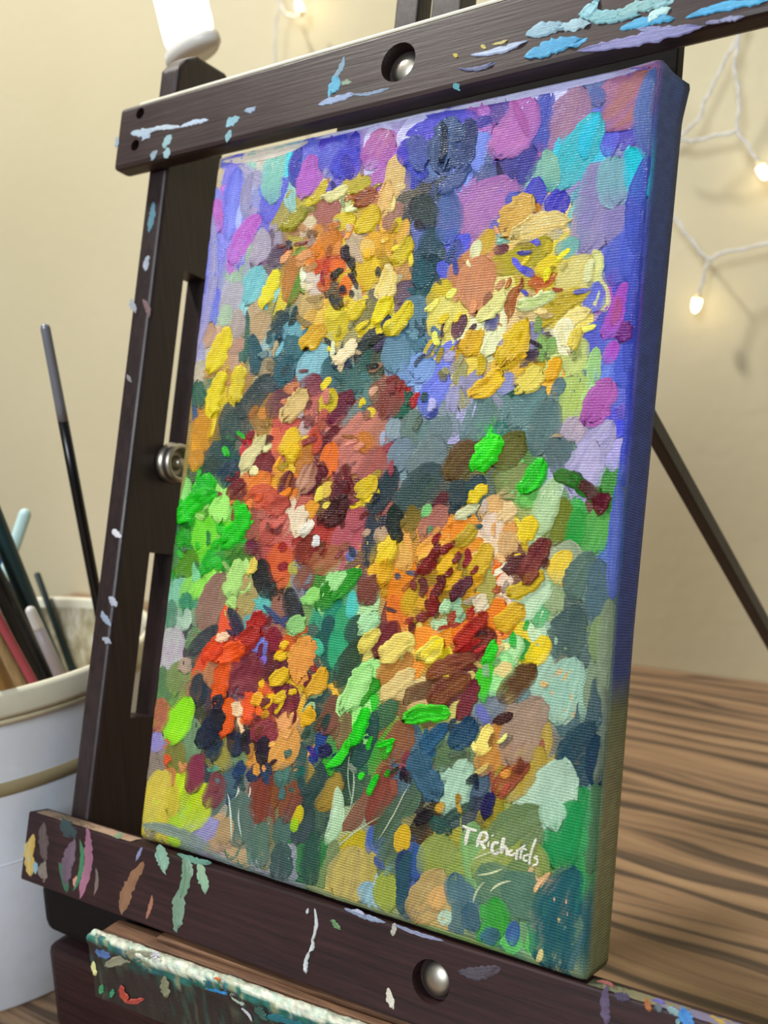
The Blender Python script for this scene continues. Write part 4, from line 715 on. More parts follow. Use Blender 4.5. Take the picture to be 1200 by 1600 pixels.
TILES = [t for t in TILES if t[7] < 1.35] + [t for t in TILES if t[7] >= 1.35]      # impasto goes on last
N_THIN = sum(t[7] < 1.35 for t in TILES)

# ---- stroke builder ---------------------------------------------------------
PAINT = paint_mat('oil_paint', 0.75, 0.26, 2.4, 0.35)
GROUND = paint_mat('painted_cloth', 1.15, 0.6, 0.0, 0.25)
GAIN = 1.0
def vivid(c):
    l = c @ np.array([.21, .72, .07]); k = 1 + .2 * (c.max() - c.min()) / (c.max() + 1e-4)
    c = (l + (c - l) * k) * min(1.15, max(.6, (max(l, .002) / .2) ** .16))
    return np.clip(np.maximum(c - .018, c * .35) * .97, 0.003, .93)
HN = (2.5)                                              # height-map cells per mm
HW, HH = int((CW + 20) * HN), int((CH + 20) * HN)
hmap = np.zeros((HH, HW)); cmap = np.full((HH, HW, 3), -1.0)
def hcell(uv):
    i = np.clip(((uv[:, 1] + 10) * HN).astype(int), 0, HH - 1); j = np.clip(((uv[:, 0] + CW / 2 + 10) * HN).astype(int), 0, HW - 1)
    return i, j

def vnoise(n, seed, k):                                 # smooth 1-D noise, n samples, about k bumps
    r = np.random.default_rng(seed); a = r.uniform(-1, 1, max(k, 2) + 2)
    t = np.linspace(0, len(a) - 1.001, n); i = t.astype(int); f = t - i; f = f * f * (3 - 2 * f)
    return a[i] * (1 - f) + a[i + 1] * f

def stroke_grid(a, b, w, seed, to_uv, nt=None, ns=None, sq=None, bend=None, rough=.1, fq=9.0):
    """planar outline of a brush stroke: nt x ns grid of points, plus its (t, s) coordinates"""
    a = np.array(a, float); b = np.array(b, float); d = b - a; L = max(np.linalg.norm(d), 1e-3); d /= L
    if L < w * .75:                                     # a dab wider than long
        m_ = (a + b) / 2; L = w * .75; a = m_ - d * L / 2; b = m_ + d * L / 2
    nrm = np.array([-d[1], d[0]]); r = np.random.default_rng(seed)
    nt = nt or int(np.clip(L / 2.8, 10, 26)); ns = ns or int(np.clip(w / 1.9, 8, 21))
    ext = min(w * 0.22, L * .3); sq = sq or (r.uniform(2.3, 3.8) if rough > .15 else r.uniform(1.9, 2.7))
    t = np.linspace(0, 1, nt); s = np.linspace(-1, 1, ns)
    prof = (1 - np.abs(2 * t - 1) ** sq) ** (1 / sq)
    prof = np.maximum(prof, 0.03)
    prof = prof * (0.92 + 0.16 * t)
    kj = 4 + int(L / fq); el = 1 + rough * vnoise(nt, seed + 1, kj); er = 1 + rough * vnoise(nt, seed + 2, kj)
    bend = (r.uniform(-.12, .12) if bend is None else bend) * L
    P = np.zeros((nt, ns, 2)); rag = vnoise(ns, seed + 3, ns // 2) * ext * rough * 7; rag0 = vnoise(ns, seed + 4, ns // 2) * ext * rough * 3
    for i, tt in enumerate(t):
        hw = w / 2 * prof[i]
        c = a - d * ext + d * (L + 2 * ext) * tt + nrm * bend * 4 * tt * (1 - tt)
        off = np.where(s < 0, s * hw * el[i], s * hw * er[i])
        P[i] = c + nrm * off[:, None] + d * (rag * (max(0, tt - .6) / .4) + rag0 * (max(0, .3 - tt) / .3))[:, None]
    uv = to_uv(P.reshape(-1, 2))
    T, S = np.meshgrid(t, s, indexing='ij')
    BR = np.c_[(T * L).ravel() * .25 + seed % 97, (S * w / 2).ravel() * .25]
    return uv, T, S, nt, ns, BR

def relief(T, S, nt, ns, seed, h0):
    edge = np.clip(np.minimum((1 - np.abs(S)) / .16, np.minimum(T, 1 - T) / .07), 0, 1); edge = edge * edge * (3 - 2 * edge)
    br = vnoise(ns, seed + 5, max(3, int(ns * .75)))[None, :]
    rim = np.exp(-((np.abs(S) - .74) / .14) ** 2) * (.55 + .5 * vnoise(nt, seed + 6, 5)[:, None])
    end = np.exp(-((T - .86) / .08) ** 2) * .7
    lump = np.random.default_rng(seed + 9).uniform(-1, 1, (nt, ns)) * .16
    return h0 * edge * np.maximum(.25, 1 + .5 * br + .7 * rim + end + lump)

def stroke_colour(c1, c2, T, S, nt, ns, seed):
    r = np.random.default_rng(seed + 11)
    st = vnoise(ns, seed + 7, max(3, ns // 2))[None, :] * .5 + .5
    g = np.clip(st * .9 + (T - .5) * r.uniform(-.8, .8) + vnoise(nt, seed + 8, 4)[:, None] * .2, 0, 1)
    k = (1 + r.uniform(-.05, .05)) * (1 + .07 * r.uniform(-1, 1, (nt, ns)))
    return np.clip((c1[None, None] * (1 - g[..., None]) + c2[None, None] * g[..., None]) * k[..., None] * GAIN, 0, 1)

def second(c, seed):
    r = np.random.default_rng(seed + 21); k = r.uniform(.78, 1.25)
    return np.clip(c * k + r.uniform(-.015, .03, 3), 0.002, .95)

class Batch:
    def __init__(self): self.v, self.f, self.c, self.uv, self.br = [], [], [], [], []
    def add(self, W, uv, col, nt, ns, flip=False, br=None):
        b = len(self.v); self.v += [tuple(q) for q in W]; self.c += [tuple(q) for q in col.reshape(-1, 3)]; self.uv += [tuple(q) for q in uv]; self.br += [tuple(q) for q in (uv if br is None else br)]
        for i in range(nt - 1):
            for j in range(ns - 1):
                q = (b + i * ns + j, b + i * ns + j + 1, b + (i + 1) * ns + j + 1, b + (i + 1) * ns + j)
                self.f.append(q[::-1] if flip else q)
    def build(self, name, mat, parent):
        me = bpy.data.meshes.new(name); me.from_pydata(self.v, [], self.f); me.update()
        at = me.color_attributes.new('col', 'FLOAT_COLOR', 'POINT')
        at.data.foreach_set('color', np.c_[np.array(self.c), np.ones(len(self.c))].astype(np.float32).ravel())
        ul = me.uv_layers.new(name='mm'); U = np.array(self.uv, np.float32)
        li = np.empty(len(me.loops), np.int32); me.loops.foreach_get('vertex_index', li)
        ul.data.foreach_set('uv', U[li].ravel())
        ub = me.uv_layers.new(name='brush'); ub.data.foreach_set('uv', np.array(self.br, np.float32)[li].ravel())
        me.polygons.foreach_set('use_smooth', [True] * len(me.polygons))
        return link(name, me, mat, parent)

def to_canvas(px): return px_canvas(px)[:, :2]
LIM = (CW / 2 - .6, CH - .6)
def lay(batch, a, b, w, c1, c2, seed, h0, to_uv=to_canvas, sq=None, bend=None, nt=None, ns=None, rough=.1, wet=.7):
    uv, T, S, nt, ns, BR = stroke_grid(a, b, w, seed, to_uv, nt, ns, sq, bend, rough)
    uv[:, 0] = np.clip(uv[:, 0], -LIM[0], LIM[0]); uv[:, 1] = np.clip(uv[:, 1], .6, LIM[1])
    i, j = hcell(uv); base = hmap[i, j].reshape(nt, ns)
    bs = base.copy()
    for _ in range(2):
        p = np.pad(bs, 1, mode='edge'); bs = np.maximum(base, (p[:-2, 1:-1] + p[2:, 1:-1] + p[1:-1, :-2] + p[1:-1, 2:] + 2 * p[1:-1, 1:-1]) / 6)
    h = relief(T, S, nt, ns, seed, h0); z = bs + h + .035
    col = stroke_colour(c1, c2, T, S, nt, ns, seed)
    und = cmap[i, j].reshape(nt, ns, 3); und = np.where(und < 0, col, und)      # wet paint drags the colour below
    q = np.random.default_rng(seed + 31); lo = q.uniform(.35, .8)
    sm = lambda x: np.clip(x, 0, 1) ** 2 * (3 - 2 * np.clip(x, 0, 1))
    k = wet * np.maximum(sm((T - lo) / (1.08 - lo)) * (.55 + .45 * vnoise(ns, seed + 32, max(3, ns // 2))[None, :]), .55 * sm((np.abs(S) - .55) / .5) * (q.random() < .6))
    k = np.clip(k + .18 * wet * np.clip(vnoise(ns, seed + 33, max(3, ns // 2))[None, :], 0, 1), 0, 1)[..., None]
    col = col * (1 - k) + und * k
    # keep strokes off the rounded border by following its fall
    ex = np.maximum(np.abs(uv[:, 0]) - (CW / 2 - 3), 0); ey = np.maximum(np.maximum(3 - uv[:, 1], uv[:, 1] - (CH - 3)), 0)
    drop = 3 - np.sqrt(np.maximum(9 - np.minimum(ex * ex + ey * ey, 8.9), .1))
    zz = z.ravel() - drop
    batch.add(c2w(np.c_[uv, -zz]), uv, col, nt, ns, br=BR)
    up = 3                                              # splat into the height map on a finer grid
    ii = np.linspace(0, nt - 1, nt * up); jj = np.linspace(0, ns - 1, ns * up)
    def samp(A):
        i0 = np.minimum(ii.astype(int), nt - 2); fi = (ii - i0)[:, None]; j0 = np.minimum(jj.astype(int), ns - 2); fj = (jj - j0)[None]
        return A[np.ix_(i0, j0)] * (1 - fi) * (1 - fj) + A[np.ix_(i0 + 1, j0)] * fi * (1 - fj) + A[np.ix_(i0, j0 + 1)] * (1 - fi) * fj + A[np.ix_(i0 + 1, j0 + 1)] * fi * fj
    U = samp(uv[:, 0].reshape(nt, ns)); V = samp(uv[:, 1].reshape(nt, ns)); Z = samp(z)
    i, j = hcell(np.c_[U.ravel(), V.ravel()]); np.maximum.at(hmap, (i, j), Z.ravel())
    cmap[i, j] = np.stack([samp(col[..., q_]) for q_ in range(3)], -1).reshape(-1, 3)
    return uv.mean(0)

# ---- cloth colour: soft underpainting blended from the strokes ---------------
C1 = np.array([vivid(lin(t[5])) for t in TILES]); MID = to_canvas(np.array([((t[0] + t[2]) / 2, (t[1] + t[3]) / 2) for t in TILES]))
AREA = np.array([max(math.hypot(t[2] - t[0], t[3] - t[1]), t[4]) * t[4] for t in TILES])
def field(uv, sig=6.0):
    out = np.zeros((len(uv), 3))
    for k in range(0, len(uv), 4000):
        q = uv[k:k + 4000]; d2 = ((q[:, None, :] - MID[None]) ** 2).sum(2)
        w = np.exp(-d2 / (2 * sig * sig)) * np.sqrt(AREA)[None] + 1e-9 * np.exp(-d2 / (2 * 900.))
        out[k:k + 4000] = (w @ C1) / w.sum(1)[:, None]
    return out

painting = tag(empty('painted_canvas', Vector(c2w((0, CH, CD / 2))[0])), 'small stretched canvas with thick impasto flowers in orange, red and yellow on blue and green', 'painting')
R0 = 3.0
SIDE = [(0, '#55699e'), (30, '#4a5e96'), (90, '#4259a6'), (170, '#4056ac'), (205, '#4257a4'), (216, '#7f8a68'), (250, '#a09e78'), (300, '#8f966c')]
SIDE = [(y, lin(c)) for y, c in SIDE]
def side_col(p):
    y = p[1]; c = SIDE[-1][1]
    for (ya, ca), (yb, cb) in zip(SIDE, SIDE[1:]):
        if ya <= y <= yb: c = ca + (cb - ca) * (y - ya) / (yb - ya); break
    if y < 0: c = SIDE[0][1]
    return c
def cloth():
    B_ = Batch(); nx, ny = 101, 151
    gx = np.linspace(-CW / 2 + R0, CW / 2 - R0, nx); gy = np.linspace(R0, CH - R0, ny)
    U = np.array([(x, y) for y in gy for x in gx]); col = field(U)
    n = np.random.default_rng(3).uniform(.9, 1.1, (len(U), 1))
    B_.add(c2w(np.c_[U, np.zeros(len(U))]), U, np.clip(col * n, 0, 1) * GAIN, ny, nx)
    # wrapped edges: rings from the front border round to the back
    per = []                                            # unit perimeter, clockwise from the top left
    for k in range(80): per.append((-1 + 2 * k / 80, -1))
    for k in range(120): per.append((1, -1 + 2 * k / 120))
    for k in range(80): per.append((1 - 2 * k / 80, 1))
    for k in range(120): per.append((-1, 1 - 2 * k / 120))
    rings = [(R0 * (1 - math.sin(a)), R0 * (1 - math.cos(a))) for a in np.linspace(0, math.pi / 2, 7)] + [(0, z) for z in (6, 9, 12, 15, CD)]
    V, UV, Cc = [], [], []
    r = np.random.default_rng(5)
    for (ins, z) in rings:
        for (a, b) in per:
            x = a * (CW / 2 - ins); y = CH / 2 + b * (CH / 2 - ins)
            # softened vertical corners
            cr = 2.0 * (1 - ins / R0)
            ax_, ay_ = CW / 2 - ins - abs(x), CH / 2 - ins - abs(y - CH / 2)
            if ax_ < cr and ay_ < cr and cr > 0:
                dx, dy = cr - ax_, cr - ay_; l = math.hypot(dx, dy)
                if l > cr: x -= math.copysign(dx - dx * cr / l, x); y -= math.copysign(dy - dy * cr / l, y - CH / 2)
            k = z / CD
            f = field(np.array([(x, min(max(y, 2), CH - 2))]), 7.0)[0]
            if a > .999: c = f * (1 - min(1, max(0, z - .8) / 2.2)) + side_col((x, y)) * min(1, max(0, z - .8) / 2.2)
            elif b < -.999:
                t = min(1, z / 2.0); base = lin('#e6dcc8') if x < -50 else lin('#d3d2ee'); c = f * (1 - t) + base * t  # top edge: pale ground, lightened further for the light it catches
            else: c = f * .9
            fx = 3.2 * max(0, 1 - y / 190) * k if x > 0 else 0     # folded corner stands out at the top right
            fx += (2.0 * max(0, 1 - y / 14) * k * k) if x > 0 else 0
            V.append((x + fx, y - (1.2 * max(0, 1 - abs(x - 100) / 12) * math.exp(-((z - 4) / 4) ** 2) if b < -.999 else 0), z))
            UV.append((x + (z if abs(a) > .999 else 0), y + (z if abs(b) > .999 else 0)))
            Cc.append(np.clip(c * r.uniform(.85, 1.15), 0, 1) * GAIN)
    n = len(per); m = len(rings); b0 = len(B_.v)
    B_.v += [tuple(q) for q in c2w(V)]; B_.uv += UV; B_.br += UV; B_.c += [tuple(q) for q in Cc]
    for i in range(m - 1):
        for k in range(n): B_.f.append((b0 + i * n + k, b0 + (i + 1) * n + k, b0 + (i + 1) * n + (k + 1) % n, b0 + i * n + (k + 1) % n)[::-1])
    B_.f.append(tuple(b0 + (m - 1) * n + k for k in range(n)))
    return B_.build('stretched_cloth', GROUND, painting)
cloth_o = cloth()

# ---- scumbled underlayer (uncountable thin dabs) ------------------------------
under = Batch(); r_ = np.random.default_rng(17)
NX, NY = 21, 31
order = [(i, j) for i in range(NX) for j in range(NY)]; rnd.shuffle(order)
for q, (i, j) in enumerate(order):
    c = np.array([-CW / 2 + (i + .5 + r_.uniform(-.45, .45)) * CW / NX, (j + .5 + r_.uniform(-.45, .45)) * CH / NY])
    d2 = ((MID - c) ** 2).sum(1); near = np.argsort(d2 / np.maximum(AREA, 60) ** .5)[:3]
    k = near[int(r_.integers(0, len(near)))]
    f = field(c[None])[0]; c1 = C1[k] * .85 + f * .15
    an = r_.normal(1.75, .45); L = r_.uniform(10, 19); w = r_.uniform(6, 10); dv = np.array([math.cos(an), math.sin(an)]) * L / 2
    c = np.clip(c, (-CW / 2 + 6, 7), (CW / 2 - 5, CH - 7))
    lay(under, c - dv, c + dv, w, c1, second(c1, q), 5000 + q * 13, r_.uniform(.05, .14), lambda p: p.copy(), nt=10, ns=7)
o = under.build('underpainting', PAINT, painting); o['kind'] = 'stuff'

# ---- the strokes themselves: the 290 largest are objects, the rest one part ----
big = set(np.argsort(-AREA)[:285].tolist())
rest = Batch()
def touches():
    # broken touches of neighbouring colour inside the flower heads
    q_ = np.random.default_rng(77)
    FLOW = [(545, 385, 105, 100, 60), (800, 480, 125, 150, 80), (490, 740, 130, 140, 95), (715, 920, 120, 150, 95), (420, 1060, 95, 100, 60), (330, 830, 60, 80, 35), (640, 560, 60, 120, 30), (520, 540, 120, 60, 35), (700, 1200, 130, 70, 35), (420, 1180, 140, 70, 40)]
    for fx, fy, rx, ry, n_ in FLOW:
        for m_ in range(n_):
            an = q_.uniform(0, 2 * math.pi); rr = math.sqrt(q_.random()); p = np.array([fx + rx * rr * math.cos(an), fy + ry * rr * math.sin(an)])
            c = to_canvas(p[None])[0]; near = np.argsort(((MID - c) ** 2).sum(1))[:3]; k = int(near[q_.integers(0, 3)])
            c1 = np.clip(C1[k] * q_.choice([.5, .75, 1.15, 1.4]), .004, .92)
            t_ = TILES[k]; d = np.array([t_[2] - t_[0], t_[3] - t_[1]]); d = d / (np.linalg.norm(d) + 1e-6); a_ = q_.normal(0, .5); d = np.array([d[0] * math.cos(a_) - d[1] * math.sin(a_), d[0] * math.sin(a_) + d[1] * math.cos(a_)])
            L = q_.uniform(10, 26); w = q_.uniform(6, 13)
            lay(rest, p - d * L / 2, p + d * L / 2, w, c1, second(c1, 900 + m_), 70000 + int(fx) * 7 + m_ * 17, q_.uniform(.06, .24), nt=9, ns=8, rough=.16, wet=.5)
for k, (x0, y0, x1, y1, w, c1, c2, rel) in enumerate(TILES):
    if k == N_THIN: touches()
    a1 = vivid(lin(c1)); a2 = vivid(lin(c2)) if c2 else second(a1, k)
    B_ = Batch() if k in big else rest
    h = (.10 + .004 * min(w, 26)) * (rel ** 1.3 if rel >= 1.35 else .55 * rel) * rnd.uniform(.7, 1.3); w *= 1.1
    thick = rel >= 1.35
    lay(B_, (x0, y0), (x1, y1), w, a1, a2, 101 * k + 7, h, rough=.2 if thick else .085, wet=.15 if thick else .75)
    if k in big: B_.build('paint_dab', PAINT, painting)
o = rest.build('small_paint_dabs', PAINT, painting); o['kind'] = 'stuff'

# ---- signature -----------------------------------------------------------------
SIG = [[(105, 160), (180, 195), (290, 225)], [(190, 205), (165, 300), (145, 400)],
       [(345, 245), (310, 330), (285, 425)], [(335, 250), (400, 255), (415, 320), (370, 360), (315, 365)], [(335, 365), (365, 420), (395, 450)],
       [(437, 355), (430, 425)], [(480, 275), (488, 290)],
       [(568, 375), (510, 375), (480, 430), (490, 495), (525, 510), (565, 480)],
       [(632, 300), (610, 400), (592, 510)], [(600, 470), (640, 420), (665, 470), (665, 535)],
       [(740, 470), (700, 480), (690, 520), (730, 530), (770, 500)],
       [(800, 450), (785, 520), (775, 590)], [(790, 480), (840, 440), (900, 400)], [(845, 450), (835, 520), (825, 580)], [(840, 470), (880, 450), (915, 470)],
       [(940, 525), (880, 540), (870, 590), (920, 600)], [(1030, 315), (990, 430), (950, 560), (938, 650)],
       [(1055, 545), (1005, 555), (1045, 590), (1035, 640), (985, 660)]]
SIGW = [22, 30, 26, 24, 26, 17, 24, 26, 30, 26, 20, 22, 16, 20, 16, 20, 20, 18]
sig = Batch(); WHT = lin('#ece9d8')
for q, (pl_, wd_) in enumerate(zip(SIG, SIGW)):
    P = [Vector((710 + x / 8, 1270 + y / 8, 0)) for x, y in pl_]; P = smooth_path(P, 4) if len(P) > 2 else [P[0].lerp(P[1], i / 4) for i in range(5)]
    w = wd_ / 8 * .8; nt, ns = len(P), 5; G = np.zeros((nt, ns, 2))
    for i, p in enumerate(P):
        d = (P[min(i + 1, nt - 1)] - P[max(i - 1, 0)]).normalized(); nn = np.array([-d.y, d.x]); e = .55 if i in (0, nt - 1) else 1
        for j in range(ns): G[i, j] = np.array([p.x, p.y]) + nn * (j / 2 - 1) * w * e
    uv = to_canvas(G.reshape(-1, 2)); ii, jj = hcell(uv); base = hmap[ii, jj]
    z = base + np.tile([.03, .16, .22, .16, .03], nt) + .05
    sig.add(c2w(np.c_[uv, -z]), uv, np.tile(WHT * .96, (nt * ns, 1)), nt, ns)
sig.build('signature', PAINT, painting)

# ---- paint smears on the easel -----------------------------------------------------
SMEAR = paint_mat('dried_smear', 0.0, 0.45)
bars = {o.name: o for o in easel.children}
def smears(part, rows, ox, oy, s, n, p0, thick=.25, off=.05):
    for q, rw in enumerate(rows):
        x0, y0, x1, y1, w, c1 = rw[:6]; c2 = rw[6] if len(rw) > 6 else None
        a1 = lin(c1); seed = abs(hash(part)) % 1 + q * 37 + int(ox) + int(x0)
        a2 = lin(c2) if c2 else second(a1, seed)
        f = lambda px: px.copy()
        G, T, S, nt, ns, BR = stroke_grid((ox + x0 / s, oy + y0 / s), (ox + x1 / s, oy + y1 / s), w / s, seed, f, sq=2.0, rough=.28, fq=5.0, nt=26)
        P = px_on(G, n, p0); nn = np.asarray(n, float) / np.linalg.norm(n)
        if nn[2] > 0: nn = -nn
        h = relief(T, S, nt, ns, seed, thick).ravel() + off
        B_ = Batch(); B_.add(c2w(P + nn * h[:, None]), P[:, :2], stroke_colour(a1, a2, T, S, nt, ns, seed), nt, ns, br=BR)
        B_.build('paint_smear', SMEAR, bars[part])
UN = (0, 0, 1); UP = (0, 0, UB_Z)
smears('upper_bar', [(280, 710, 420, 690, 60, '#a9bccb'), (400, 690, 620, 665, 34, '#aebfcd'), (640, 665, 840, 615, 34, '#a6b9cb'), (390, 700, 360, 740, 60, '#a3b8c8'), (560, 740, 520, 800, 50, '#8db3bd'), (540, 830, 520, 890, 50, '#93b5bd'), (1060, 600, 990, 655, 60, '#7fb0c0'), (1010, 700, 985, 770, 40, '#7aa7b0'), (450, 850, 420, 900, 40, '#8fa9b5'), (1190, 520, 1130, 545, 40, '#8a9dbb'), (155, 740, 150, 810, 25, '#93a9bb')], 150, 60, 4.8, UN, UP, .07)
smears('upper_bar', [(100, 480, 70, 580, 60, '#4fa3c8'), (150, 360, 90, 480, 30, '#6f93ad'), (0, 650, 200, 590, 40, '#8b9fc4'), (200, 590, 420, 550, 22, '#7484a0'), (190, 515, 140, 525, 28, '#8ba58c'), (850, 535, 860, 545, 40, '#3f9aa5'), (845, 345, 855, 350, 28, '#c4b03c'), (1010, 290, 1030, 295, 26, '#cdbf62'), (1080, 275, 1170, 250, 18, '#c4bb72')], 500, 0, 4, UN, UP, .1)
smears('upper_bar', [(90, 205, 290, 155, 24, '#aebfd8'), (300, 130, 420, 100, 50, '#9fc4d6'), (420, 105, 520, 88, 40, '#a9cbd8'), (500, 60, 560, 10, 40, '#86bcc6'), (500, 50, 640, 50, 46, '#8fc6cd'), (560, 85, 700, 60, 45, '#7fb5bf'), (640, 60, 760, 25, 44, '#93c2c4'), (720, 30, 830, 0, 50, '#8dbfc6'), (830, 35, 750, 85, 34, '#b3d8d8'), (300, 210, 490, 150, 56, '#3f9fd2', '#58b0dc'), (650, 110, 850, 70, 40, '#4b9fc8'), (500, 190, 940, 100, 44, '#8c8abf', '#7f80b0'), (720, 110, 900, 105, 30, '#8f90c2'), (900, 65, 1190, 5, 34, '#3fa0d6', '#58b4e0'), (1020, 80, 1100, 66, 20, '#8f8fb4'), (970, 90, 1020, 85, 16, '#8f8fb4'), (40, 255, 170, 235, 16, '#6d7396')], 700, 0, 2.4, UN, UP, .3)
smears('ledge_bar', [(90, 260, 75, 490, 60, '#c9a648', '#d8c480'), (40, 320, 60, 420, 30, '#b7b28c'), (100, 430, 105, 490, 34, '#8fb3c4'), (155, 190, 160, 400, 60, '#54403f', '#6a5a58'), (155, 440, 150, 520, 60, '#8a7d6c'), (280, 170, 330, 260, 80, '#26343c', '#2f4a48'), (250, 440, 290, 600, 40, '#2c6b4c'), (380, 290, 340, 600, 28, '#2f7a55'), (340, 300, 300, 560, 70, '#5f4a5c', '#6d5868'), (425, 215, 380, 630, 52, '#97637a', '#a87088'), (360, 520, 350, 580, 30, '#c98f7d'), (480, 470, 470, 630, 20, '#77655e'), (765, 340, 735, 415, 22, '#7d84a5'), (770, 450, 650, 740, 70, '#8a6247', '#9a7453'), (830, 640, 795, 775, 24, '#a06d55'), (880, 340, 910, 470, 70, '#78a08c', '#8db39c'), (1030, 400, 1010, 640, 60, '#5d8268', '#76977c'), (1040, 400, 1070, 510, 40, '#8fae94'), (1000, 380, 1190, 430, 40, '#6b9a88'), (1130, 450, 1160, 600, 60, '#94b594', '#7fb59d'), (1000, 620, 990, 830, 80, '#6f9079', '#7f9c88'), (640, 250, 600, 270, 30, '#86a07c')], 30, 1240, 4, LN, LP, .07)
smears('ledge_bar', [(610, 0, 580, 340, 36, '#c4cacb'), (590, 330, 560, 450, 46, '#c9cfcf'), (560, 450, 530, 660, 44, '#c4c9cb'), (545, 0, 540, 40, 30, '#b8c0c0'), (780, 120, 880, 215, 26, '#5d7a52'), (990, 20, 1140, 70, 34, '#a9adc4')], 400, 1420, 6.67, LN, LP, .3)
smears('ledge_bar', [(325, 290, 322, 312, 12, '#b9b3a8'), (310, 445, 320, 485, 16, '#cfc9ba'), (210, 255, 300, 285, 12, '#8f9bb8'), (320, 290, 440, 330, 9, '#7d84a3'), (180, 282, 195, 300, 12, '#5f8a5a'), (480, 400, 560, 395, 30, '#4a3a44')], 400, 1250, 1.5, LN, LP, .12)
smears('ledge_bar', [(120, 180, 130, 428, 60, '#574a66', '#6a5c7a'), (190, 230, 260, 260, 60, '#46385a'), (60, 145, 170, 180, 26, '#97574f'), (385, 265, 405, 325, 40, '#b5723c'), (430, 270, 500, 290, 30, '#7a72c4'), (640, 340, 670, 428, 90, '#3f86d0', '#5a9ad8'), (540, 320, 600, 360, 50, '#7f9aa0'), (590, 400, 600, 428, 30, '#7fa8a8'), (450, 300, 480, 340, 40, '#5d6a74')], 920, 1500, 4.286, LN, LP, .18)
smears('upright_post', [(178, 830, 186, 837, 10, '#d8d8e0'), (172, 934, 180, 946, 11, '#b8bccb'), (160, 956, 172, 976, 9, '#8f9ab0'), (162, 998, 170, 1004, 9, '#9aa0b0'), (239, 318, 233, 360, 9, '#4f7f92'), (232, 402, 228, 420, 8, '#9aa2b0'), (205, 470, 210, 486, 9, '#a0a4ae'), (224, 470, 232, 492, 8, '#7a5a5c'), (199, 586, 204, 596, 5, '#8a8a90')], 0, 0, 1, (0, 0, 1), (0, 0, PZ0), .08)
tp = w2c([tray_pt(0, 0, -40), tray_pt(60, 0, -40), tray_pt(0, 0, -50)])
smears('tray_board', [(120, 200, 330, 150, 60, '#8f907c'), (260, 170, 350, 235, 46, '#2f6a70'), (70, 130, 130, 150, 40, '#5d7ab8'), (55, 185, 62, 240, 24, '#e0dc9a'), (185, 300, 215, 370, 34, '#b8483c'), (210, 370, 280, 360, 26, '#b04a40'), (95, 295, 90, 330, 24, '#3f9a6a'), (145, 315, 140, 345, 20, '#4aa070'), (590, 300, 680, 325, 44, '#2f8fd0'), (520, 275, 620, 300, 40, '#1f6f62'), (620, 262, 650, 270, 18, '#d87a3c'), (390, 260, 400, 340, 40, '#8a8f70'), (750, 400, 800, 460, 12, '#c8c8d0'), (700, 330, 760, 380, 26, '#a8b8a8'), (870, 440, 1040, 478, 50, '#1f7a84'), (820, 380, 860, 440, 40, '#2f6a5c'), (330, 145, 350, 160, 40, '#dfe0e4')], 130, 1440, 3, np.cross(tp[1] - tp[0], tp[2] - tp[0]), tp[0], .25, .75)
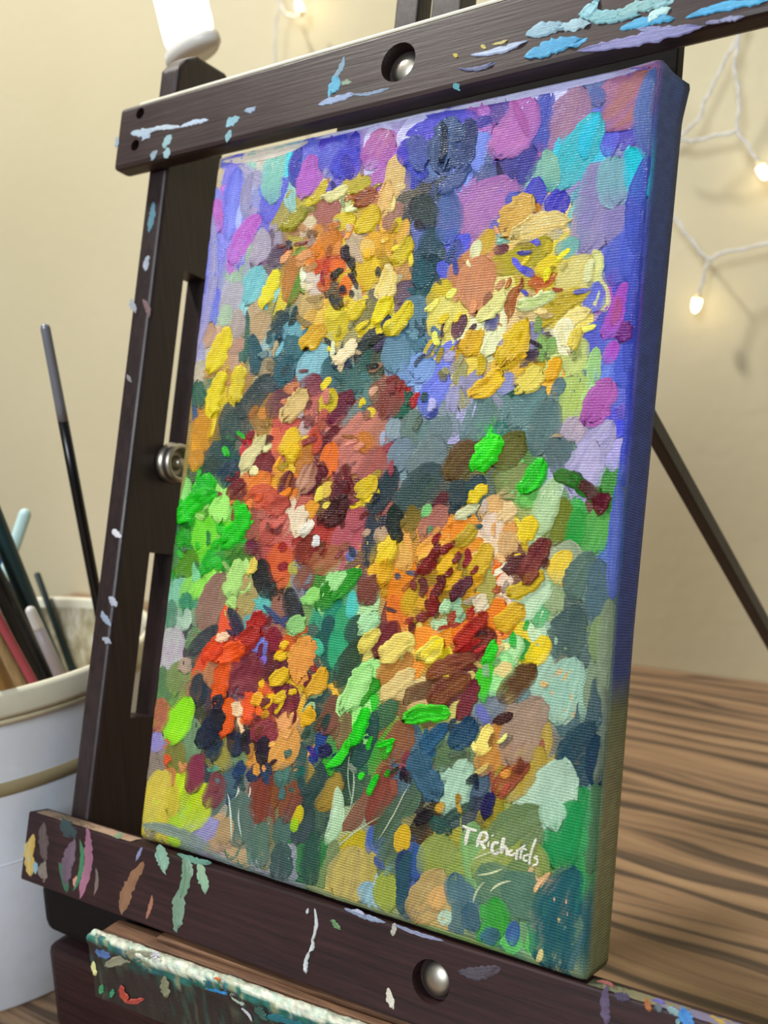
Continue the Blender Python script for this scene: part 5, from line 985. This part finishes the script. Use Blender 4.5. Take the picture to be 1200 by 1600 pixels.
# dried paint along the ledge top
for q, (x0, x1, c) in enumerate([(-160, -100, '#b89a86'), (-150, -120, '#a08a70'), (103, 118, '#7f8064'), (112, 130, '#8f8a6a'), (122, 150, '#8a84a8'), (136, 158, '#c4a83c'), (100, 112, '#5d6650')]):
    B_ = Batch(); nt, ns = 14, 5; T, S = np.meshgrid(np.linspace(0, 1, nt), np.linspace(-1, 1, ns), indexing='ij'); P = []
    for i in range(nt):
        x = x0 + (x1 - x0) * i / (nt - 1)
        for j in range(ns): P.append((x, 301.0 - .12 - .0038 * (x + 60) - .25 * (1 - abs(j - 2) / 2) * rnd.uniform(.5, 1.2), LZ(x) + .8 + j * (1.8 if x0 < 0 else 1.5) + rnd.uniform(-.3, .3)))
    P = np.array(P); a1 = lin(c); B_.add(c2w(P), P[:, [0, 2]], stroke_colour(a1, second(a1, q), T, S, nt, ns, q * 5), nt, ns, True)
    B_.build('paint_smear', SMEAR, bars['ledge_bar'])

# crust on the tray front: a lumpy skin of old paint
def crust():
    B_ = Batch(); nx, ns = 240, 16; r = np.random.default_rng(9)
    pal = [lin(c) for c in ('#d3dcc4', '#e6e6d6', '#b9d3c2', '#dfe2c8', '#c9c8b8')]
    n1 = [vnoise(nx, 40 + k, 60) for k in range(ns)]; n2a = [vnoise(nx, 90 + k, 26) for k in range(4)]; n2 = [n2a[k // 4] * .75 + vnoise(nx, 190 + k, 30) * .25 for k in range(ns)]
    n3 = vnoise(nx, 3, 14)
    xs = np.linspace(-105.3, 184, nx); W, UV, C_ = [], [], []
    prof = [(4.6, -32.9), (3.8, -32.2), (2.8, -31.5), (1.6, -31.1), (.5, -31.2), (-.6, -31.8), (-1.1, -33), (-1.2, -34.4), (-1.0, -36), (-.8, -37.6), (-.6, -39.5), (-.5, -42.5), (-.4, -47), (-.35, -52), (-.3, -57), (-.2, -59.8)]
    dk = [lin(c) for c in ('#2b2422', '#33292a', '#2f2a26', '#274a42', '#4a4a3c', '#2a2624')]
    for i, x in enumerate(xs):
        for j, (d, z) in enumerate(prof):
            l = n1[j][i] * (.55 if j < 9 else .22) + r.uniform(-.15, .15)
            W.append(tray_pt(x, d - (l if j > 3 else 0), z + (l if j <= 6 else 0)))
            lim = 6.3 + 2.2 * n3[i] + .8 * n1[3][i]
            if j < lim:
                k = int(abs(n2[j][i]) * 7 + r.integers(0, 2)) % len(pal); c = pal[k]
            elif j < lim + 2.2:
                c = [lin('#1f6a5a'), lin('#2a7d74'), lin('#8f9a78'), lin('#275a70')][int(abs(n2[4][i]) * 8) % 4]
            else: c = dk[int(abs(n2[j][i]) * 9) % len(dk)]
            C_.append(np.clip(c * r.uniform(.75, 1.2), 0, 1)); UV.append((x, z))
    B_.add([tuple(q) for q in W], np.array(UV), np.array(C_), nx, ns)
    return B_.build('paint_crust', SMEAR, tray)
crust()
